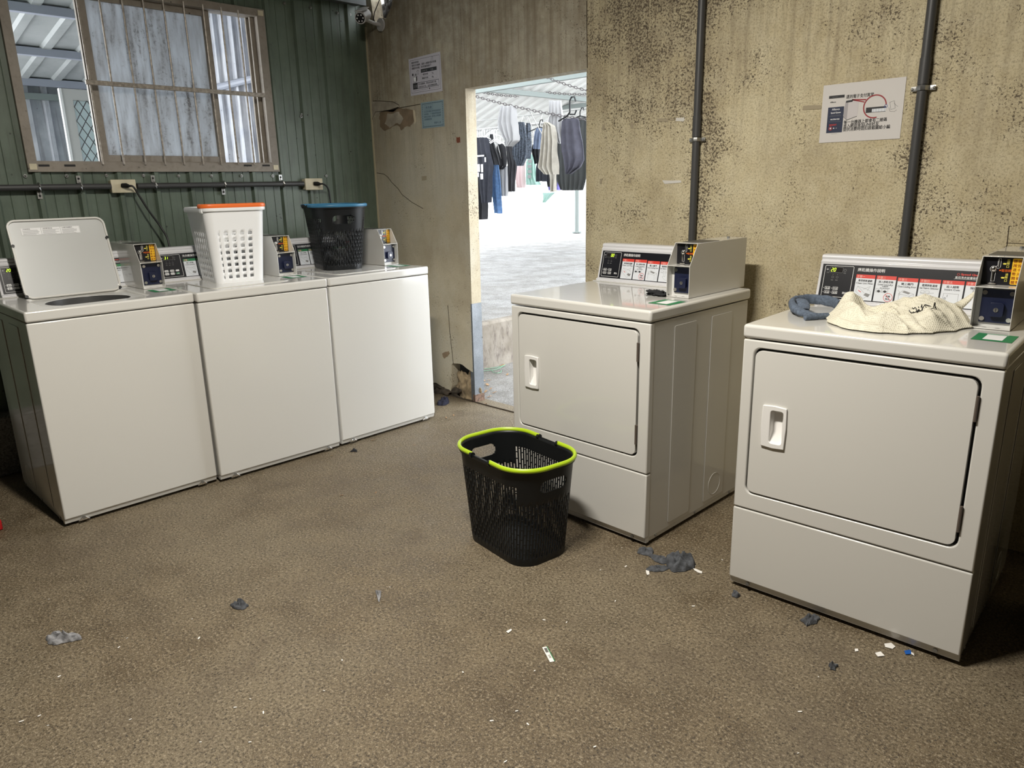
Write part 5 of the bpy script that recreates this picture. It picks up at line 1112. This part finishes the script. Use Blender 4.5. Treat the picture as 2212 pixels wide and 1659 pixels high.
def cloth(name, c, var=.25, sc=18, pat=None): return mat(name, c, .9, nvar=var, nscale=sc)
def garment(name, lab, cat, rows, y, m, folds=4, amp=.03, extra=None, hang=None, group='washing hung in the yard'):
    """rows: (v, u_left, u_right) surveyed down the garment."""
    R_ = [(at(ul, v, 1, y), at(ur, v, 1, y)) for v, ul, ur in rows]
    top = R_[0]; o_ = Vector(((top[0].x+top[1].x)/2, y, top[0].z)); root = thing(name, lab, cat, o_, group=group)
    nc = 18; sub_ = 4; rr = []
    for k in range(len(R_)-1):
        for j in range(sub_):
            q = j/sub_; rr.append((R_[k][0].lerp(R_[k+1][0], q), R_[k][1].lerp(R_[k+1][1], q)))
    rr.append(R_[-1]); b = MB(); vs = []; sd = rnd.uniform(0, 9)
    for side in (1, -1):
        for j, (a, c_) in enumerate(rr):
            for i in range(nc+1):
                q = i/nc; p = a.lerp(c_, q)-o_; e = math.sin(PI*q)**.5
                w = amp*math.sin(q*folds*2*PI+sd+.5*math.sin(j*.35))*min(1, .35+j/len(rr))+.01*noise.noise(Vector((q*6, j*.3, sd)))
                vs.append((p.x, w+side*(.022*e+.002), p.z+.006*noise.noise(Vector((q*9, j*.2, sd+3)))))
    nr = len(rr); S1 = nr*(nc+1)
    fs = []
    for j in range(nr-1):
        for i in range(nc):
            a = j*(nc+1)+i; fs.append((a, a+1, a+nc+2, a+nc+1)); fs.append((S1+a+1, S1+a, S1+a+nc+1, S1+a+nc+2))
        a = j*(nc+1); fs.append((a, a+nc+1, S1+a+nc+1, S1+a)); a = j*(nc+1)+nc; fs.append((a+nc+1, a, S1+a, S1+a+nc+1))
    b.add(vs, fs, m); b.build('cloth', root, sub=1)
    if hang:
        b = MB(); hc = hang; b.tube([(0, 0, 0), (0, 0, .05), (.02, 0, .085), (.045, 0, .085), (.05, 0, .06)], .006, hc, 6); b.tube([(-.16, 0, -.03), (0, 0, .01), (.16, 0, -.03)], .006, hc, 6); b.build('hanger', root)
    if extra: extra(root, o_, y)
    return root
K = cloth('black_cotton', (.016, .016, .019)); NV = cloth('navy_black', (.022, .024, .034)); WHT = translucent('white_cotton', (.46, .46, .47), .3); BG = cloth('beige_cotton', (.33, .31, .27), .15)
GR = cloth('charcoal_jersey', (.055, .055, .075)); JN = cloth('blue_denim', (.075, .15, .30), .3, 30); PK = translucent('pale_pink_cotton', (.75, .62, .62), .3); MT = translucent('mint_cotton', (.48, .68, .62), .3)
PL = cloth('grey_plaid', (.07, .085, .11), .8, 60); SB = cloth('slate_blue', (.13, .165, .24)); PU = cloth('violet_cloth', (.19, .17, .50)); BKS = translucent('sheer_black', (.06, .065, .065), .3)
HW = M_PWHITE
def print_block(px, m, dy=-.032):
    def f(root, o_, y):
        for (u0, v0, u1, v1) in px:
            a, c_ = at(u0, v0, 1, y)-o_, at(u1, v1, 1, y)-o_; q = MB(); q.box(a.x, c_.x, dy-.022, dy-.02, c_.z, a.z, m); q.build('chest_print', root, smooth=False)
    return f
garment('black_long_shirt', 'long black shirt at the far left edge of the doorway', 'shirt', [(300, 1020, 1034), (330, 1020, 1036), (400, 1024, 1046), (440, 1026, 1052), (474, 1028, 1050)], 4.0, K, 3)
garment('tee_shirt', 'charcoal t-shirt with white chest print leftmost in doorway', 't-shirt', [(297, 1028, 1054), (305, 1027, 1056), (325, 1029, 1058), (360, 1031, 1066), (385, 1033, 1063), (415, 1037, 1062), (438, 1041, 1060)], 3.9, NV, 3, .02,
        print_block([(1036, 355, 1043, 371), (1045, 355, 1050, 372), (1037, 373, 1041, 382), (1044, 375, 1050, 387), (1031, 336, 1052, 338), (1053, 340, 1056, 350)], M_PWHITE), HW)
garment('tank_top', 'narrow black tank top behind the printed t-shirt', 'top', [(290, 1061, 1063), (310, 1057, 1066), (335, 1058, 1075), (356, 1066, 1077)], 4.1, K, 2, .02, hang=HW)
garment('jeans', 'blue denim jeans leg hanging at the left', 'jeans', [(352, 1068, 1075), (375, 1064, 1078), (420, 1063, 1082), (461, 1069, 1084)], 4.15, JN, 2, .015)
garment('blouse', 'white lower part of black and white shirt', 'shirt', [(358, 1076, 1098), (370, 1077, 1099), (400, 1078, 1099), (424, 1082, 1097)], 4.3, WHT, 3, .02)
garment('cardigan', 'black cropped shirt above the white one', 'shirt', [(310, 1076, 1085), (318, 1071, 1091), (340, 1074, 1094), (358, 1076, 1095), (366, 1077, 1087)], 4.28, K, 2, .02, hang=HW)
garment('black_shirt', 'black shirt hanging left of the plaid shirt', 'shirt', [(305, 1091, 1104), (330, 1096, 1110), (355, 1098, 1116), (385, 1099, 1111), (414, 1100, 1111)], 4.0, K, 3, .02, hang=HW)
garment('white_shirt', 'crumpled white shirt slung over the chain at left', 'shirt', [(229, 1081, 1113), (245, 1079, 1115), (265, 1075, 1116), (280, 1077, 1117), (292, 1085, 1118), (304, 1093, 1118), (316, 1098, 1104)], 2.6, WHT, 4, .035)
garment('plaid_shirt', 'dark grey plaid shirt hanging mid doorway', 'shirt', [(264, 1119, 1132), (280, 1117, 1136), (305, 1111, 1140), (330, 1109, 1139), (345, 1113, 1136), (358, 1120, 1128)], 3.4, PL, 5, .03)
garment('plaid_sleeve', 'dark garment edge right of the plaid shirt', 'shirt', [(266, 1139, 1144), (290, 1137, 1146), (325, 1136, 1147), (343, 1138, 1143)], 3.5, PL, 2, .02)
garment('pink_shirt', 'pale pink shirt behind the plaid shirt', 'shirt', [(350, 1115, 1134), (365, 1112, 1134), (390, 1114, 1134), (406, 1117, 1133)], 4.9, PK, 3, .02)
garment('mint_dress', 'mint dress with grey chevron panel in the middle', 'dress', [(334, 1146, 1156), (350, 1138, 1157), (380, 1137, 1159), (400, 1137, 1168)], 4.9, MT, 4, .02,
        print_block([(1146, 345, 1154, 352), (1145, 356, 1154, 363), (1145, 367, 1154, 374), (1145, 378, 1153, 385)], M_PGREY))
garment('black_shorts', 'black frilled garment below the slate blue one', 'shorts', [(312, 1151, 1166), (325, 1148, 1168), (340, 1152, 1168), (354, 1156, 1168)], 3.6, K, 3, .02)
garment('slate_top', 'slate blue top hanging left of the beige jacket', 'top', [(277, 1159, 1172), (285, 1157, 1178), (300, 1155, 1174), (322, 1154, 1172)], 3.4, SB, 3, .02, hang=M_BLACK)
garment('dark_skirt', 'dark skirt hanging behind the beige jacket', 'skirt', [(335, 1163, 1190), (360, 1158, 1187), (392, 1156, 1187)], 4.6, NV, 4, .02)
garment('violet_cloth', 'small violet cloth low behind the beige jacket', 'cloth', [(386, 1180, 1209), (402, 1182, 1210), (411, 1184, 1210)], 4.7, PU, 3, .02)
garment('navy_cloth', 'navy cloth just above the violet cloth', 'cloth', [(360, 1181, 1206), (385, 1182, 1205), (403, 1184, 1203)], 4.6, K, 3, .02)
garment('beige_trousers', 'beige trouser legs hanging below the beige jacket', 'trousers', [(360, 1187, 1203), (390, 1188, 1202), (414, 1189, 1201)], 2.9, BG, 2, .02)
garment('white_trousers', 'white trousers slung over the chain at right', 'trousers', [(217, 1187, 1213), (245, 1188, 1215), (280, 1186, 1217), (300, 1197, 1217), (310, 1210, 1216)], 2.65, WHT, 4, .03)
garment('beige_jacket', 'beige jacket with drawstrings hanging in front of the white trousers', 'jacket', [(264, 1178, 1184), (272, 1174, 1197), (285, 1172, 1200), (310, 1169, 1201), (340, 1166, 1202), (362, 1163, 1203), (377, 1178, 1203)], 2.5, BG, 4, .035)
garment('long_black_dress', 'sheer long black dress behind the charcoal shorts', 'dress', [(254, 1238, 1268), (265, 1220, 1270), (300, 1204, 1270), (350, 1204, 1270), (390, 1207, 1268), (411, 1212, 1262)], 3.2, BKS, 6, .03, hang=M_BLACK)
garment('charcoal_shorts', 'charcoal elastic waist shorts hanging at the doorway right', 'shorts', [(256, 1218, 1249), (262, 1215, 1252), (285, 1213, 1255), (320, 1212, 1259), (345, 1218, 1262), (362, 1222, 1254), (376, 1225, 1232)], 2.55, GR, 3, .02)
garment('white_pennant', 'thin translucent white cloth corner hanging low', 'cloth', [(416, 1172, 1199), (425, 1173, 1190), (438, 1173, 1177)], 4.8, MT, 2, .01)
for yy, names in ((3.45, ('plaid_shirt', 'plaid_sleeve', 'slate_top', 'black_shorts')), (4.75, ('white_pennant', 'pink_shirt', 'mint_dress', 'dark_skirt', 'violet_cloth', 'navy_cloth')), (3.2, ('long_black_dress',)), (2.55, ('beige_jacket', 'beige_trousers', 'charcoal_shorts')), (4.1, ('black_shirt', 'cardigan', 'blouse', 'tank_top', 'tee_shirt', 'black_long_shirt', 'jeans'))):
    obs = [bpy.data.objects[n] for n in names]; zt = max(o.location.z for o in obs)+.07
    if yy == 4.1: zt = at(1020, 281, 1, 4.1).z-.012
    for o in obs:
        if yy == 2.55: A_, B_ = at(1000, 200, 1, 2.6), at(1300, 263, 1, 2.6); zt = A_.z+(B_.z-A_.z)*(o.location.x-A_.x)/(B_.x-A_.x)-.03
        q = MB(); dy = yy-o.location.y; dz = zt-o.location.z; q.tube([(0, 0, -.01), (0, dy*.5, dz*.6), (0, dy, dz)], .004, M_STEEL, 5); q.build('hanging_cord', o)
    xs = [o.location.x for o in obs]
    if yy not in (4.1, 2.55):
        b = MB(); b.cyl((min(xs)-.8, yy, zt), (max(xs)+.8, yy, zt), .005, M_STEEL, 6); tag(b.build('clothes_line'), 'thin wire clothes line above the %s' % names[0].replace('_', ' '), 'clothes line', 'thin wires in the yard')
b = MB(); h0 = at(1231, 247, 1, 2.55)
b.tube([(h0.x-.14, 2.55, h0.z-.05), (h0.x-.03, 2.55, h0.z-.01), (h0.x+.0, 2.55, h0.z+.02), (h0.x, 2.55, h0.z+.12), (h0.x+.02, 2.55, h0.z+.15), (h0.x+.055, 2.55, h0.z+.15), (h0.x+.07, 2.55, h0.z+.11)], .008, M_BLACK, 8); b.tube([(h0.x, 2.55, h0.z), (h0.x+.06, 2.55, h0.z-.005), (h0.x+.08, 2.55, h0.z+.03)], .007, M_BLACK, 8)
tag(b.build('clothes_hanger'), 'black plastic hanger hook above the charcoal shorts', 'hanger')
hp = None
for k in range(9):
    P = at(1031+k*5.2, 283, 1, 4.1)
    if hp is None:
        q = MB(); q.tube([(0, 0, -.10), (0, 0, 0), (.015, 0, .025), (.03, 0, .01)], .005, M_PWHITE, 5); q.tube([(-.02, -.12, -.16), (0, 0, -.10), (.02, .12, -.16)], .006, M_PWHITE, 5); hp = q.build('clothes_hanger'); o = hp
        tag(o, 'empty white hanger on the steel rail at the left', 'hanger', 'white hangers on the rail')
    else: o = hp.copy(); C.objects.link(o)
    o.location = P; o.rotation_euler.z = rnd.uniform(-.3, .3)

# ------------------------------------------------------------------ ceiling lamps (above the frame)
def tube_lamp(x, y, rz, watts, lab):
    t = thing('ceiling_lamp', lab, 'lamp', (x, y, 2.70), rz, 'fluorescent ceiling lamps')
    b = MB(); b.box(-.33, .33, -.05, .05, .05, .10, M_PLASTIC_W); b.build('lamp_body', t, bevel=.006)
    b = MB(); b.cyl((-.31, 0, .03), (.31, 0, .03), .014, mat('lit_tube', (.9, .9, .85), .5, emis=(1, .90, .74), estr=5), 12); b.build('lamp_tube', t)
    L = bpy.data.lights.new('tube_light', 'AREA'); L.shape = 'RECTANGLE'; L.size = .62; L.size_y = .10; L.energy = watts; L.color = (1, .945, .85)
    lo = bpy.data.objects.new('tube_light', L); C.objects.link(lo); lo.parent = t; lo.location = (0, 0, .005)
tube_lamp(2.97, -2.18, 0, LAMP_W, 'fluorescent tube lamp on the ceiling over the open floor')
